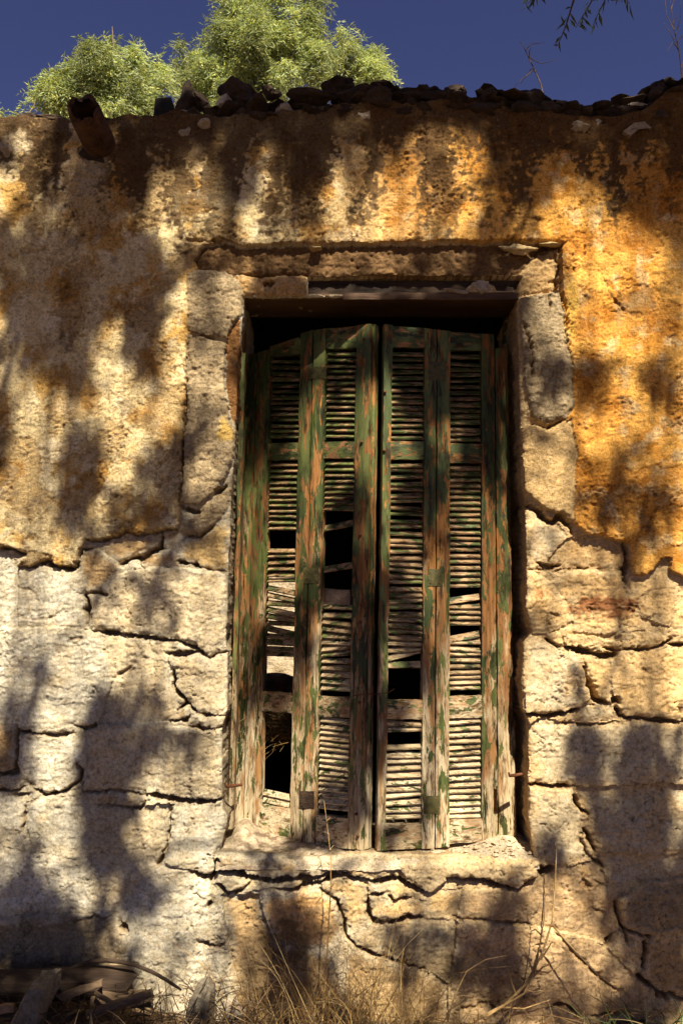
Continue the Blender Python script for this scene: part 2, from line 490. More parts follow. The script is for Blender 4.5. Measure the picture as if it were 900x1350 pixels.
# name, outline in photo pixels, height, edge drop, edge radius, look
PL, JB, ST, RB = 'plaster', 'jamb', 'stone', 'rubble'
PIECES = [
 # the two big plaster sheets
 (PL, [(-400, 60), (560, 60), (560, 322), (320, 327), (298, 319), (270, 326), (258, 345), (268, 360), (268, 450), (266, 560), (260, 640), (240, 668), (238, 690),
       (235, 696), (205, 701), (185, 706), (168, 702), (155, 707), (135, 714), (115, 712), (108, 726), (107, 738), (99, 747), (80, 747), (65, 738), (45, 746),
       (26, 744), (37, 732), (15, 722), (0, 725), (-400, 735)], 0.034, 0.006, 0.003, 'plaster'),
 (PL, [(560, 60), (1300, 60), (1300, 770), (900, 761), (878, 752), (882, 738), (872, 736), (858, 748), (845, 758), (832, 759), (829, 738), (827, 715), (815, 714), (790, 706),
       (768, 703), (754, 692), (740, 640), (738, 560), (735, 480), (730, 440), (726, 390), (730, 330), (745, 322), (560, 322)], 0.038, 0.006, 0.003, 'plaster'),
 # around the opening
 (RB, [(256, 346), (270, 327), (298, 321), (320, 329), (500, 325), (740, 323), (737, 335), (705, 342), (696, 364), (405, 364), (310, 364), (262, 358)], 0.004, 0.006, 0.012, 'lintel'),
 (JB, [(249, 362), (262, 358), (300, 362), (318, 375), (322, 393), (318, 418), (308, 428), (300, 448), (297, 470), (298, 447), (275, 447), (250, 440)], 0.030, 0.006, 0.010, 'jamb'),
 (JB, [(250, 442), (275, 449), (297, 452), (296, 500), (302, 545), (309, 570), (309, 592), (303, 622), (285, 650), (262, 668), (243, 664), (241, 640), (246, 560), (248, 480)], 0.033, 0.008, 0.012, 'jamb'),
 (JB, [(298, 450), (308, 430), (319, 420), (314, 480), (311, 560), (304, 545), (298, 500)], 0.004, 0.004, 0.006, 'brown'),
 (JB, [(245, 690), (262, 673), (286, 655), (304, 640), (302, 672), (284, 690), (264, 706), (246, 706), (240, 698)], 0.022, 0.010, 0.014, 'jamb'),
 (RB, [(306, 366), (405, 364), (405, 390), (322, 392), (316, 376)], 0.018, 0.008, 0.010, 'lump'),
 (RB, [(698, 342), (735, 328), (739, 386), (682, 391), (682, 366)], 0.016, 0.010, 0.012, 'lump'),
 (JB, [(683, 396), (736, 388), (743, 440), (751, 482), (753, 540), (743, 556), (720, 562), (700, 552), (692, 520), (686, 470)], 0.038, 0.014, 0.014, 'jamb'),
 (JB, [(687, 566), (702, 562), (722, 566), (750, 556), (756, 600), (756, 650), (753, 690), (735, 679), (716, 671), (690, 648)], 0.038, 0.008, 0.010, 'grit'),
 # left side stones
 (ST, [(0, 733), (14, 730), (26, 748), (26, 838), (0, 840)], 0.004, 0.006, 0.012, 'pale'),
 (ST, [(28, 752), (60, 748), (104, 752), (110, 782), (111, 824), (75, 824), (28, 824)], 0.012, 0.005, 0.014, 'pale'),
 (ST, [(108, 750), (112, 728), (126, 724), (155, 746), (150, 762), (136, 781), (113, 780)], 0.016, 0.008, 0.014, 'tan'),
 (ST, [(128, 722), (165, 708), (208, 704), (211, 718), (196, 726), (160, 740)], 0.000, 0.012, 0.020, 'tan'),
 (ST, [(216, 700), (236, 697), (233, 724), (218, 722)], 0.006, 0.008, 0.010, 'tan'),
 (ST, [(185, 736), (200, 728), (224, 727), (237, 733), (234, 746), (192, 747)], 0.018, 0.010, 0.010, 'tan'),
 (ST, [(124, 790), (136, 784), (152, 762), (180, 750), (240, 751), (301, 757), (299, 800), (294, 845), (285, 862), (273, 866), (257, 850), (236, 841), (180, 834), (125, 829)], 0.020, 0.010, 0.016, 'cream'),
 (ST, [(240, 712), (262, 708), (286, 692), (303, 690), (301, 752), (270, 747), (241, 738)], 0.010, 0.008, 0.014, 'yellow'),
 (ST, [(0, 843), (75, 827), (132, 834), (150, 895), (132, 952), (100, 953), (26, 964), (20, 950), (0, 945)], 0.008, 0.005, 0.016, 'pale'),
 (ST, [(133, 835), (180, 838), (232, 846), (221, 858), (221, 900), (234, 917), (240, 934), (225, 950), (135, 952), (151, 895)], 0.002, 0.006, 0.014, 'cream'),
 (ST, [(224, 864), (256, 862), (272, 870), (299, 860), (298, 934), (280, 942), (262, 938), (247, 924), (234, 910), (231, 885)], 0.012, 0.008, 0.014, 'cream'),
 (ST, [(226, 950), (236, 937), (248, 929), (250, 944), (242, 952)], 0.006, 0.008, 0.008, 'tan'),
 (ST, [(251, 951), (262, 943), (296, 945), (294, 957), (275, 959)], 0.014, 0.008, 0.008, 'cream'),
 (ST, [(220, 962), (250, 961), (291, 961), (291, 1049), (260, 1052), (215, 1050), (197, 1046), (211, 1028), (216, 1005), (217, 980)], 0.018, 0.007, 0.012, 'cream'),
 (ST, [(26, 969), (95, 969), (114, 985), (115, 1008), (104, 1025), (84, 1040), (66, 1045), (42, 1031), (27, 1020)], 0.012, 0.008, 0.014, 'pale'),
 (ST, [(0, 950), (20, 956), (22, 1016), (0, 1028)], 0.008, 0.008, 0.014, 'tan'),
 (ST, [(117, 962), (215, 955), (213, 1005), (192, 1046), (110, 1040), (110, 1018), (119, 1008)], 0.006, 0.005, 0.012, 'cream'),
 (ST, [(112, 1044), (194, 1050), (183, 1062), (134, 1058)], 0.008, 0.007, 0.008, 'tan'),
 (ST, [(0, 1042), (36, 1048), (34, 1062), (30, 1094), (0, 1108)], 0.004, 0.006, 0.012, 'pale'),
 (ST, [(38, 1060), (62, 1050), (108, 1052), (106, 1080), (120, 1112), (60, 1120), (30, 1100)], 0.006, 0.005, 0.014, 'pale'),
 (ST, [(122, 1062), (182, 1066), (223, 1062), (223, 1085), (218, 1120), (208, 1138), (124, 1138), (108, 1082)], 0.002, 0.005, 0.012, 'cream'),
 (ST, [(230, 1066), (292, 1062), (300, 1080), (288, 1128), (278, 1152), (254, 1145), (222, 1134), (228, 1085)], 0.014, 0.006, 0.012, 'pale'),
 (ST, [(0, 1112), (60, 1124), (124, 1142), (120, 1198), (0, 1208)], 0.002, 0.004, 0.016, 'pale'),
 (ST, [(126, 1142), (208, 1142), (204, 1190), (150, 1203), (122, 1198)], 0.004, 0.004, 0.016, 'cream'),
 (ST, [(208, 1143), (252, 1150), (278, 1160), (292, 1200), (305, 1280), (300, 1350), (182, 1350), (166, 1226), (152, 1206)], 0.000, 0.004, 0.020, 'pale'),
 (ST, [(0, 1212), (148, 1206), (164, 1230), (178, 1350), (0, 1350)], 0.002, 0.004, 0.020, 'grey'),
 # right side stones
 (ST, [(695, 668), (712, 676), (730, 690), (745, 708), (735, 720), (716, 736), (697, 744)], 0.004, 0.008, 0.010, 'cream'),
 (ST, [(748, 712), (790, 712), (822, 720), (822, 749), (742, 748), (722, 738), (738, 722)], -0.006, 0.010, 0.016, 'tan'),
 (ST, [(696, 754), (724, 769), (742, 792), (752, 818), (720, 834), (702, 833), (694, 800)], 0.020, 0.007, 0.012, 'warm'),
 (ST, [(728, 768), (745, 754), (820, 754), (824, 784), (846, 794), (760, 796), (745, 790)], 0.016, 0.007, 0.012, 'tan'),
 (ST, [(832, 764), (858, 756), (890, 764), (892, 800), (878, 824), (845, 812), (828, 788)], 0.018, 0.008, 0.014, 'warm'),
 (ST, [(756, 800), (838, 800), (846, 828), (812, 834), (756, 831)], 0.018, 0.008, 0.010, 'warm'),
 (ST, [(744, 838), (780, 840), (816, 848), (812, 860), (770, 854), (745, 848)], 0.022, 0.008, 0.008, 'warm'),
 (ST, [(720, 838), (735, 835), (743, 850), (738, 854)], 0.016, 0.008, 0.008, 'warm'),
 (ST, [(818, 836), (848, 832), (878, 844), (868, 852), (818, 855)], 0.016, 0.008, 0.010, 'warm'),
 (ST, [(886, 832), (900, 828), (900, 847), (882, 849)], 0.014, 0.008, 0.008, 'warm'),
 (ST, [(896, 764), (900, 765), (900, 825), (884, 826)], 0.010, 0.008, 0.008, 'warm'),
 (ST, [(690, 852), (702, 842), (742, 853), (764, 868), (768, 900), (773, 920), (756, 933), (720, 941), (694, 936)], 0.026, 0.014, 0.024, 'cream'),
 (ST, [(770, 868), (800, 872), (804, 895), (800, 918), (787, 922), (775, 903)], 0.012, 0.010, 0.012, 'warm'),
 (ST, [(806, 862), (850, 854), (900, 853), (900, 946), (828, 946), (812, 930), (804, 892)], 0.018, 0.007, 0.014, 'warm'),
 (ST, [(770, 930), (806, 928), (814, 948), (776, 950), (745, 948)], 0.004, 0.008, 0.010, 'cream'),
 (ST, [(699, 957), (712, 949), (742, 955), (815, 955), (900, 952), (900, 1026), (800, 1034), (756, 1032), (700, 1032)], 0.022, 0.010, 0.018, 'cream'),
 (ST, [(699, 1038), (750, 1038), (758, 1060), (772, 1074), (766, 1092), (778, 1128), (730, 1138), (706, 1130), (700, 1080)], 0.014, 0.008, 0.012, 'cream'),
 (ST, [(760, 1038), (800, 1036), (900, 1030), (900, 1112), (870, 1124), (806, 1120), (784, 1106), (776, 1072)], 0.012, 0.006, 0.016, 'cream'),
 (ST, [(816, 1188), (850, 1162), (900, 1154), (900, 1230), (854, 1233), (824, 1218)], 0.016, 0.010, 0.020, 'grey'),
 (ST, [(788, 1126), (866, 1128), (900, 1118), (900, 1148), (846, 1158), (814, 1184), (798, 1150)], 0.002, 0.006, 0.016, 'cream'),
 (ST, [(610, 1174), (680, 1174), (732, 1144), (784, 1136), (812, 1188), (820, 1222), (794, 1240), (730, 1222), (690, 1216), (602, 1208)], 0.002, 0.005, 0.016, 'rose'),
 (ST, [(852, 1240), (900, 1236), (900, 1312), (872, 1308), (846, 1286)], 0.012, 0.008, 0.014, 'tan'),
 (ST, [(602, 1214), (690, 1220), (732, 1228), (792, 1246), (840, 1290), (858, 1350), (590, 1350)], -0.002, 0.004, 0.020, 'rose'),
 # below the sill
 (ST, [(286, 1128), (330, 1132), (420, 1134), (452, 1132), (440, 1146), (400, 1152), (360, 1154), (320, 1147), (288, 1143)], 0.024, 0.006, 0.008, 'tan'),
 (ST, [(456, 1141), (525, 1142), (524, 1153), (490, 1156), (456, 1151)], 0.024, 0.006, 0.006, 'warm'),
 (ST, [(528, 1140), (600, 1134), (705, 1134), (702, 1152), (680, 1168), (640, 1157), (590, 1151), (566, 1170), (540, 1158)], 0.030, 0.008, 0.010, 'jamb'),
 (ST, [(484, 1159), (508, 1157), (505, 1174), (486, 1176)], 0.014, 0.006, 0.006, 'pale'),
 (ST, [(513, 1163), (534, 1162), (554, 1173), (536, 1182), (518, 1184)], 0.010, 0.008, 0.008, 'warm'),
 (ST, [(490, 1180), (512, 1187), (545, 1185), (560, 1190), (550, 1206), (512, 1213), (492, 1208)], 0.008, 0.006, 0.008, 'warm'),
 (ST, [(424, 1166), (446, 1158), (480, 1161), (484, 1208), (462, 1225), (455, 1210), (448, 1182)], 0.008, 0.006, 0.010, 'warm'),
 (ST, [(345, 1190), (398, 1170), (420, 1174), (442, 1190), (450, 1225), (430, 1248), (362, 1242)], 0.010, 0.006, 0.014, 'orange'),
 (ST, [(368, 1164), (410, 1156), (424, 1159), (382, 1170)], 0.012, 0.006, 0.006, 'tan'),
 (ST, [(288, 1152), (330, 1158), (358, 1166), (318, 1174), (300, 1174)], 0.012, 0.006, 0.010, 'cream'),
 (ST, [(296, 1182), (340, 1180), (345, 1200), (360, 1246), (430, 1252), (450, 1300), (440, 1350), (308, 1350), (306, 1270)], -0.002, 0.004, 0.018, 'tan'),
 (ST, [(455, 1240), (492, 1214), (548, 1212), (600, 1216), (590, 1290), (556, 1276), (500, 1258)], 0.002, 0.006, 0.014, 'cream'),
 (ST, [(456, 1250), (500, 1264), (556, 1282), (588, 1296), (588, 1350), (446, 1350)], 0.000, 0.006, 0.014, 'tan'),
 (ST, [(566, 1175), (606, 1172), (600, 1208), (562, 1204)], 0.004, 0.005, 0.010, 'warm'),
]

# coursed stones past the edges of the picture
_r = random.Random(3)
for side in (-1, 1):
    z = -0.12
    while z < 1.72:
        hgt = _r.uniform(0.2, 0.34)
        x = 1.40 + _r.uniform(0, 0.05)
        while x < 3.6:
            w = _r.uniform(0.25, 0.55)
            P = []
            for (u, v) in ((0, 0), (0.5, 0), (1, 0), (1, 1), (0.5, 1), (0, 1)):
                P.append((side * (x + u * w + _r.uniform(-.012, .012)), z + v * hgt + _r.uniform(-.012, .012)))
            cx = sum(p[0] for p in P) / 6; cz = sum(p[1] for p in P) / 6
            P = [(cx + (p[0] - cx) * 0.965, cz + (p[1] - cz) * 0.955) for p in P]
            PIECES.append((ST, P, _r.uniform(0, 0.02), 0.008, 0.014, _r.choice(['cream', 'pale', 'tan', 'warm'] if side > 0 else ['cream', 'pale', 'tan']), 'world'))
            x += w
        z += hgt

CRACKS = [  # outline points in photo pixels, width in pixels, depth in metres
 ([(0, 725), (15, 722), (28, 728), (37, 732)], 5, .05), ([(25, 746), (45, 748), (65, 739), (80, 748), (100, 748), (107, 738), (109, 726), (125, 723)], 4, .05),
 ([(115, 713), (135, 715), (155, 708), (168, 702), (185, 707), (205, 702), (235, 697)], 3, .04), ([(158, 743), (180, 735), (186, 738), (200, 728), (212, 722), (214, 700)], 7, .07),
 ([(235, 740), (255, 744), (268, 748)], 7, .07), ([(268, 748), (299, 755)], 3, .04), ([(113, 783), (118, 791), (115, 822)], 6, .06), ([(113, 782), (130, 781), (145, 785)], 4, .04),
 ([(124, 831), (150, 835), (190, 840), (235, 844)], 5, .06), ([(235, 843), (258, 852), (275, 868), (290, 861), (300, 859)], 3.5, .05), ([(220, 862), (240, 863), (258, 858)], 7, .07),
 ([(232, 885), (230, 905), (243, 919), (248, 926), (237, 936)], 5, .06), ([(248, 925), (262, 941), (298, 944)], 3, .05), ([(224, 952), (245, 952), (252, 943)], 4, .05), ([(250, 956), (270, 961), (297, 960)], 3.5, .05),
 ([(25, 965), (47, 967), (80, 968), (95, 966)], 4, .05), ([(98, 955), (112, 962), (130, 957)], 4, .05), ([(22, 955), (24, 985), (24, 1018), (0, 1031)], 4.5, .05),
 ([(38, 1033), (60, 1048), (85, 1043), (105, 1029), (108, 1015), (100, 1007)], 4.5, .05), ([(0, 1036), (20, 1042), (40, 1033)], 4, .05), ([(15, 1048), (38, 1048)], 3, .03), ([(34, 1063), (33, 1085), (28, 1095)], 3, .04),
 ([(108, 1042), (150, 1042), (195, 1048)], 2.5, .03), ([(195, 1048), (225, 1053), (260, 1056), (292, 1054)], 8, .07), ([(130, 1060), (160, 1063), (185, 1066), (196, 1056)], 3, .04),
 ([(226, 1064), (225, 1090), (220, 1120), (213, 1124)], 3, .05), ([(215, 1128), (208, 1143)], 4, .05), ([(253, 1147), (270, 1154), (280, 1153), (287, 1142), (288, 1130)], 7, .07), ([(279, 1155), (278, 1164)], 5, .05),
 ([(275, 1197), (281, 1187)], 4, .04), ([(100, 1215), (115, 1212), (125, 1206), (140, 1211), (152, 1204)], 2.5, .03), ([(161, 1216), (166, 1228)], 7, .05), ([(263, 1241), (275, 1246), (290, 1248), (300, 1240)], 3, .03),
 ([(286, 1165), (300, 1178), (320, 1173), (330, 1164)], 3.5, .05),
 ([(677, 660), (700, 669), (725, 689), (735, 681), (745, 690), (754, 702)], 7, .06), ([(705, 742), (720, 747), (738, 744)], 4, .05), ([(694, 751), (760, 751), (822, 752)], 2, .03), ([(822, 716), (825, 745), (822, 772)], 6, .04),
 ([(745, 852), (770, 859), (800, 866), (813, 861)], 8, .07), ([(718, 843), (738, 854)], 4.5, .05), ([(768, 880), (775, 905), (785, 923), (800, 926)], 9, .07), ([(806, 918), (812, 924)], 9, .07),
 ([(690, 939), (720, 945), (745, 939), (762, 933)], 5, .06), ([(740, 952), (775, 956), (815, 953)], 3, .04), ([(810, 930), (815, 945), (860, 949), (900, 950)], 3.5, .05), ([(795, 853), (812, 857)], 5, .05),
 ([(818, 856), (845, 856), (870, 852), (882, 842)], 4, .05), ([(880, 851), (910, 850)], 5, .06), ([(695, 1034), (720, 1037), (757, 1035)], 5, .06), ([(755, 1045), (762, 1063), (776, 1074)], 8, .07), ([(767, 1090), (775, 1106), (782, 1122)], 5.5, .06),
 ([(763, 1105), (773, 1127)], 3, .04), ([(773, 1127), (785, 1134), (796, 1146)], 3.5, .04), ([(812, 1187), (815, 1210), (822, 1226), (825, 1243)], 4.5, .06), ([(822, 1226), (838, 1230), (858, 1234)], 4, .05), ([(806, 1235), (795, 1248)], 5, .05),
 ([(850, 1240), (848, 1276)], 5.5, .06), ([(840, 1283), (870, 1312), (900, 1326)], 8, .07), ([(780, 1160), (797, 1168)], 2, .02), ([(780, 1197), (797, 1205)], 2, .02), ([(766, 1168), (778, 1169)], 14, .018),
 ([(705, 1142), (715, 1150), (730, 1143)], 9, .07), ([(600, 1210), (640, 1212), (690, 1216), (705, 1221)], 2.5, .03), ([(730, 1225), (760, 1260), (790, 1290), (820, 1310)], 2.5, .03),
 ([(287, 1147), (320, 1152), (360, 1159), (420, 1155), (450, 1147)], 8, .07), ([(362, 1173), (385, 1173), (405, 1164), (425, 1161), (460, 1150)], 6, .06), ([(455, 1154), (490, 1159), (525, 1157), (545, 1168), (562, 1176)], 6, .06),
 ([(420, 1170), (445, 1186), (452, 1210), (455, 1232), (470, 1246), (480, 1251), (520, 1266), (560, 1279)], 4, .05), ([(483, 1177), (487, 1210), (500, 1217), (545, 1210), (556, 1211)], 5.5, .06), ([(512, 1178), (520, 1188), (545, 1181)], 4.5, .05),
 ([(486, 1179), (505, 1177)], 4.5, .05), ([(588, 1155), (615, 1158), (640, 1162), (670, 1170), (682, 1173), (702, 1158)], 5, .06), ([(340, 1220), (352, 1212)], 2, .02),
 ([(600, 1330), (640, 1322), (660, 1335)], 3, .03), ([(720, 1330), (745, 1325), (760, 1338)], 4, .04), ([(780, 1342), (830, 1338)], 3, .03),
 # plaster and jamb cracks
 ([(248, 445), (247, 520), (244, 580), (241, 650), (238, 668)], 2.5, .035), ([(250, 438), (275, 449), (298, 452)], 2, .02), ([(240, 668), (252, 674), (265, 676)], 6, .05), ([(286, 652), (298, 640)], 7, .05), ([(244, 708), (264, 708), (284, 692)], 3, .03),
 ([(310, 364), (360, 364), (405, 363)], 2.5, .04), ([(346, 375), (362, 375)], 6, .05), ([(728, 332), (735, 350), (732, 375), (742, 405), (748, 460)], 3.5, .04), ([(700, 338), (715, 327), (735, 325)], 4, .04),
 ([(720, 390), (722, 412)], 2, .02), ([(688, 430), (700, 470), (697, 500)], 3, .03), ([(700, 560), (722, 565), (745, 556)], 3, .03), ([(683, 540), (686, 600), (684, 640)], 3, .03),
 ([(790, 372), (800, 395), (820, 415), (838, 422)], 1.8, .015), ([(640, 180), (652, 205), (648, 225), (660, 250)], 1.8, .02), ([(370, 300), (378, 318), (372, 326)], 2, .02), ([(250, 322), (275, 322), (297, 318)], 2, .03),
 ([(30, 815), (50, 817), (75, 812)], 1.5, .01), ([(30, 775), (45, 778), (52, 786)], 2, .012), ([(175, 875), (165, 885), (152, 893)], 2.5, .02), ([(95, 843), (110, 840), (105, 848)], 2, .015),
 ([(700, 800), (730, 812), (748, 806)], 1.6, .012), ([(760, 800), (800, 806), (842, 800)], 1.6, .012), ([(845, 880), (860, 890), (880, 886)], 1.6, .012), ([(870, 930), (895, 936)], 2, .015),
]

COLS = {  # mineral colours
 'pale': (0.56, 0.56, 0.53), 'cream': (0.52, 0.465, 0.365), 'tan': (0.43, 0.305, 0.165), 'yellow': (0.55, 0.40, 0.19), 'warm': (0.66, 0.49, 0.275),
 'rose': (0.52, 0.385, 0.25), 'orange': (0.60, 0.37, 0.16), 'grey': (0.33, 0.275, 0.20), 'jamb': (0.40, 0.335, 0.24), 'grit': (0.56, 0.42, 0.235), 'brown': (0.24, 0.125, 0.05),
 'lintel': (0.20, 0.125, 0.065), 'lump': (0.50, 0.36, 0.20), 'mortar': (0.30, 0.20, 0.11)}

def wall_block(x0, x1, dx, z0, z1, main):
    xs = np.linspace(x0, x1, int(round((x1 - x0) / dx)) + 1)
    zs = np.linspace(z0, z1, int(round((z1 - z0) / dx)) + 1)
    X, Z = np.meshgrid(xs, zs)
    PX, PY = world_to_px(X, Z)
    # ragged outlines: every outline is read through a slightly warped plane
    wx = X + 0.010 * fbm(X * 9, Z * 9, 3, 21) + 0.006 * fbm(X * 45, Z * 45, 3, 22)
    wz = Z + 0.010 * fbm(X * 9, Z * 9, 3, 31) + 0.006 * fbm(X * 45, Z * 45, 3, 32)
    lab = np.zeros(X.shape, np.int32) - 1
    
    C = np.empty(X.shape + (3,))
    # ---- shared textures
    lump = fbm(X * 16, Z * 16, 4, 51)                    # 6 cm swells
    mid = fbm(X * 42, Z * 46, 4, 52)
    fine = fbm(X * 120, Z * 120, 3, 53)
    strata = fbm(X * 14, Z * 52 + 3 * lump, 4, 54)        # bedded limestone
    ridge = 1 - np.abs(fbm(X * 26, Z * 30, 4, 55)) * 3.2
    pits = np.clip(fbm(X * 62, Z * 66, 3, 56) - 0.12, 0, 1)
    big = fbm(X * 3.1, Z * 3.1, 4, 57)
    big2 = fbm(X * 6.5 + 4, Z * 5.5, 4, 58)
    streak = fbm(X * 8.5 + 0.6 * lump, Z * 1.5, 4, 59)
    patch = fbm(X * 13, Z * 12, 4, 60)
    chip = np.clip(fbm(X * 21 + 7, Z * 34, 3, 61) - 0.16, 0, 1)
    # flakes: thin sheets broken away with sharp scarps
    def scarp(fx, fz, seed, lv, w=0.025):
        f = fbm(X * fx + 0.3 * mid, Z * fz, 4, seed)
        return sum(sstep(l - w, l + w, f) for l in lv)
    flake = scarp(4.6, 7.5, 62, (-0.10, 0.16), 0.012)
    flake2 = scarp(11, 19, 63, (0.12,), 0.02)
    rgh = sstep(-0.06, 0.28, fbm(X * 5.2 + 9, Z * 4.2, 4, 64))          # where the surface is rough and where it is rubbed smooth
    holes = sstep(0.26, 0.32, fbm(X * 52, Z * 60, 3, 65)) * rgh
    bill = np.abs(fbm(X * 30 + 0.4 * mid, Z * 34, 3, 66))                 # knobbly, with sharp creases
    bill2 = np.abs(fbm(X * 66, Z * 70, 2, 67))
    nick = np.abs(fbm(X * 15 + 0.5 * lump, Z * 24, 4, 68)) + 0.6 * sstep(-0.12, 0.02, -fbm(X * 6 + 3, Z * 6, 3, 69))
    nick = sstep(0.016, 0.004, nick)                                       # short broken hairlines
    warm_t = sstep(330, 700, PX)
    skf = fbm(X * 3.4 + 0.15 * mid, Z * 3.1, 5, 70, 0.56)
    skim = sstep(-0.035, -0.015, skf)                                      # the smooth top coat, lost in patches
    skim2 = sstep(0.235, 0.255, skf)
    # ---- mortar: smeared over the joints almost flush with the stones
    H = 0.004 + 0.006 * lump + 0.003 * mid * rgh + 0.003 * flake2 + 0.0012 * fine + 0.006 * big2 + 0.0035 * flake - 0.005 * holes - 0.006 * nick
    C[:] = np.array((0.49, 0.465, 0.405)) * (1 - warm_t[..., None]) + np.array((0.56, 0.44, 0.28)) * warm_t[..., None]
    C *= (1 + 0.25 * patch + 0.2 * mid)[..., None]
    # ---- pieces
    for k, pc in enumerate(PIECES):
        kind, poly, h0, drop, rad, look = pc[:6]
        P = poly if len(pc) == 7 else ext(poly)
        if kind == PL: P = [W(p) for p in poly]
        bx0 = min(p[0] for p in P) - .03; bx1 = max(p[0] for p in P) + .03
        bz0 = min(p[1] for p in P) - .03; bz1 = max(p[1] for p in P) + .03
        i0, i1 = np.searchsorted(xs, (bx0, bx1)); j0, j1 = np.searchsorted(zs, (bz0, bz1))
        if i1 - i0 < 2 or j1 - j0 < 2: continue
        s = (slice(j0, j1), slice(i0, i1))
        sd = poly_sd(wx[s], wz[s], P) + (0.006 if kind == ST else 0)
        ins = sd > 0
        if not ins.any(): continue
        e = np.exp(-np.clip(sd, 0, 1) / rad)
        rk = random.Random(k)
        tx, tz = rk.uniform(-.05, .05), rk.uniform(-.06, .06)
        cx, cz = 0.5 * (bx0 + bx1), 0.5 * (bz0 + bz1)
        if kind == PL:
            rr_ = (0.15 + 0.85 * rgh[s]) * (1.15 - 0.8 * skim[s])
            h = (h0 - 0.004 - drop * e + 0.009 * big[s] + 0.0035 * lump[s] + (0.017 * bill[s] + 0.008 * bill2[s]) * rr_ + 0.0010 * fine[s]
                 - 0.008 * pits[s] * rr_ + 0.0055 * skim[s] + 0.003 * skim2[s] - 0.006 * holes[s] * (1 - 0.6 * skim[s]) - 0.005 * nick[s] + 0.002 * flake[s])
        elif look in ('jamb',):
            h = h0 - drop * e + 0.006 * lump[s] + 0.0026 * mid[s] + 0.0014 * fine[s] + 0.003 * flake[s] + 0.003 * flake2[s] - 0.005 * holes[s] - 0.006 * nick[s] + 0.006 * bill[s] * rgh[s]
        elif look == 'grit':
            h = h0 - drop * e + 0.005 * lump[s] + 0.003 * mid[s] + 0.0022 * fine[s]
        elif kind == RB:
            h = h0 - drop * e + 0.012 * lump[s] + 0.010 * mid[s] + 0.003 * fine[s]
        else:
            h = (0.75 * h0 - 0.55 * drop * e + 0.004 * lump[s] + (0.0018 * strata[s] + 0.0016 * mid[s] + 0.0035 * bill[s] - 0.005 * chip[s]) * (0.15 + 0.85 * rgh[s]) + 0.0009 * fine[s]
                 + tx * (X[s] - cx) + tz * (Z[s] - cz) + 0.007 * big2[s] + 0.0035 * flake[s] + 0.0018 * flake2[s] - 0.003 * holes[s] - 0.006 * nick[s])
        base = np.array(COLS.get(look, (0.5, 0.4, 0.3)))
        if kind == PL:
            wt = warm_t[s][..., None]
            left = np.array((0.64, 0.555, 0.37)); right = np.array((0.80, 0.46, 0.125))
            c = left * (1 - wt) + right * wt
            och = sstep(-0.05, 0.3, big2[s] + 0.35 * patch[s])[..., None]
            c = c * (1 - 0.75 * och) + (np.array((0.50, 0.29, 0.055)) * (1 - wt) + np.array((0.60, 0.275, 0.04)) * wt) * 0.75 * och
            pal = sstep(0.05, 0.4, patch[s] - 0.4 * big[s])[..., None]
            c = c * (1 - 0.75 * pal) + (np.array((0.76, 0.70, 0.56)) * (1 - 0.6 * wt) + np.array((0.86, 0.60, 0.27)) * 0.6 * wt) * 0.75 * pal
            sk = skim[s][..., None]
            c = c * (0.78 + 0.26 * sk) * (1 - 0.10 * (1 - sk) * np.array((0, 1, 2.2)))
            # black mould runs down from the wall head; own shape, from the broken coping
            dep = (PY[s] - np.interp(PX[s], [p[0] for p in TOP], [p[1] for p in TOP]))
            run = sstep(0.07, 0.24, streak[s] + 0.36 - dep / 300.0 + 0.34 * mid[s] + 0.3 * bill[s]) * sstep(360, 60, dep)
            run = np.clip(run + 0.95 * sstep(70, 5, dep + 40 * lump[s] + 60 * streak[s]) * sstep(150, 260, PX[s]), 0, 1)  # band under the coping: mould, with some tree shade painted in
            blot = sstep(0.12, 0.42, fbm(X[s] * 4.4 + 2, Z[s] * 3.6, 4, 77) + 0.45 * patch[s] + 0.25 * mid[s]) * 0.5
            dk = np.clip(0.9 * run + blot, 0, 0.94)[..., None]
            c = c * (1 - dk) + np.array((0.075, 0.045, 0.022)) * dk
            pit = np.clip(sstep(0.02, 0.16, pits[s]) * rgh[s] + holes[s], 0, 1)[..., None] * 0.5
            c = c * (1 - pit) + np.array((0.22, 0.125, 0.05)) * pit
        else:
            v = rk.uniform(0.78, 1.14)
            c = base * v * (1 + 0.16 * patch[s] + 0.14 * strata[s] + 0.12 * mid[s])[..., None]
            st_ = sstep(0.12, 0.42, big2[s] + 0.4 * patch[s])[..., None]
            if kind == ST:
                wt = warm_t[s][..., None]
                tint = np.array((0.46, 0.37, 0.24)) * (1 - wt) + np.array((0.58, 0.39, 0.19)) * wt
                c = c * (1 - 0.45 * st_) + tint * 0.45 * st_
                # darker and browner low on the wall
                low = sstep(0.46, 0.05, Z[s] + 0.25 * big[s] - 0.10 * patch[s])[..., None] * 0.35
                c = c * (1 - low) + np.array((0.24, 0.19, 0.13)) * low
            elif look == 'jamb':
                c = c * (1 - 0.4 * st_) + np.array((0.30, 0.25, 0.18)) * 0.4 * st_
            else:
                c = c * (1 - 0.5 * st_) + np.array((0.36, 0.24, 0.12)) * 0.5 * st_
            if kind == ST:      # lime smeared over the edges, so neighbouring stones run into one another
                sm = sstep(0.0, 0.035, sd + 0.03 * patch[s] + 0.02 * mid[s])[..., None]
                mc = (np.array((0.49, 0.465, 0.405)) * (1 - wt) + np.array((0.54, 0.43, 0.28)) * wt) * (1 + 0.2 * patch[s] + 0.15 * mid[s])[..., None]
                c = mc * (1 - sm) + (0.92 * c + 0.08 * mc) * sm
            spot = sstep(0.10, 0.24, pits[s])[..., None] * 0.4
            c = c * (1 - spot) + np.array((0.2, 0.13, 0.07)) * spot
        H[s] = np.where(ins, h, H[s])
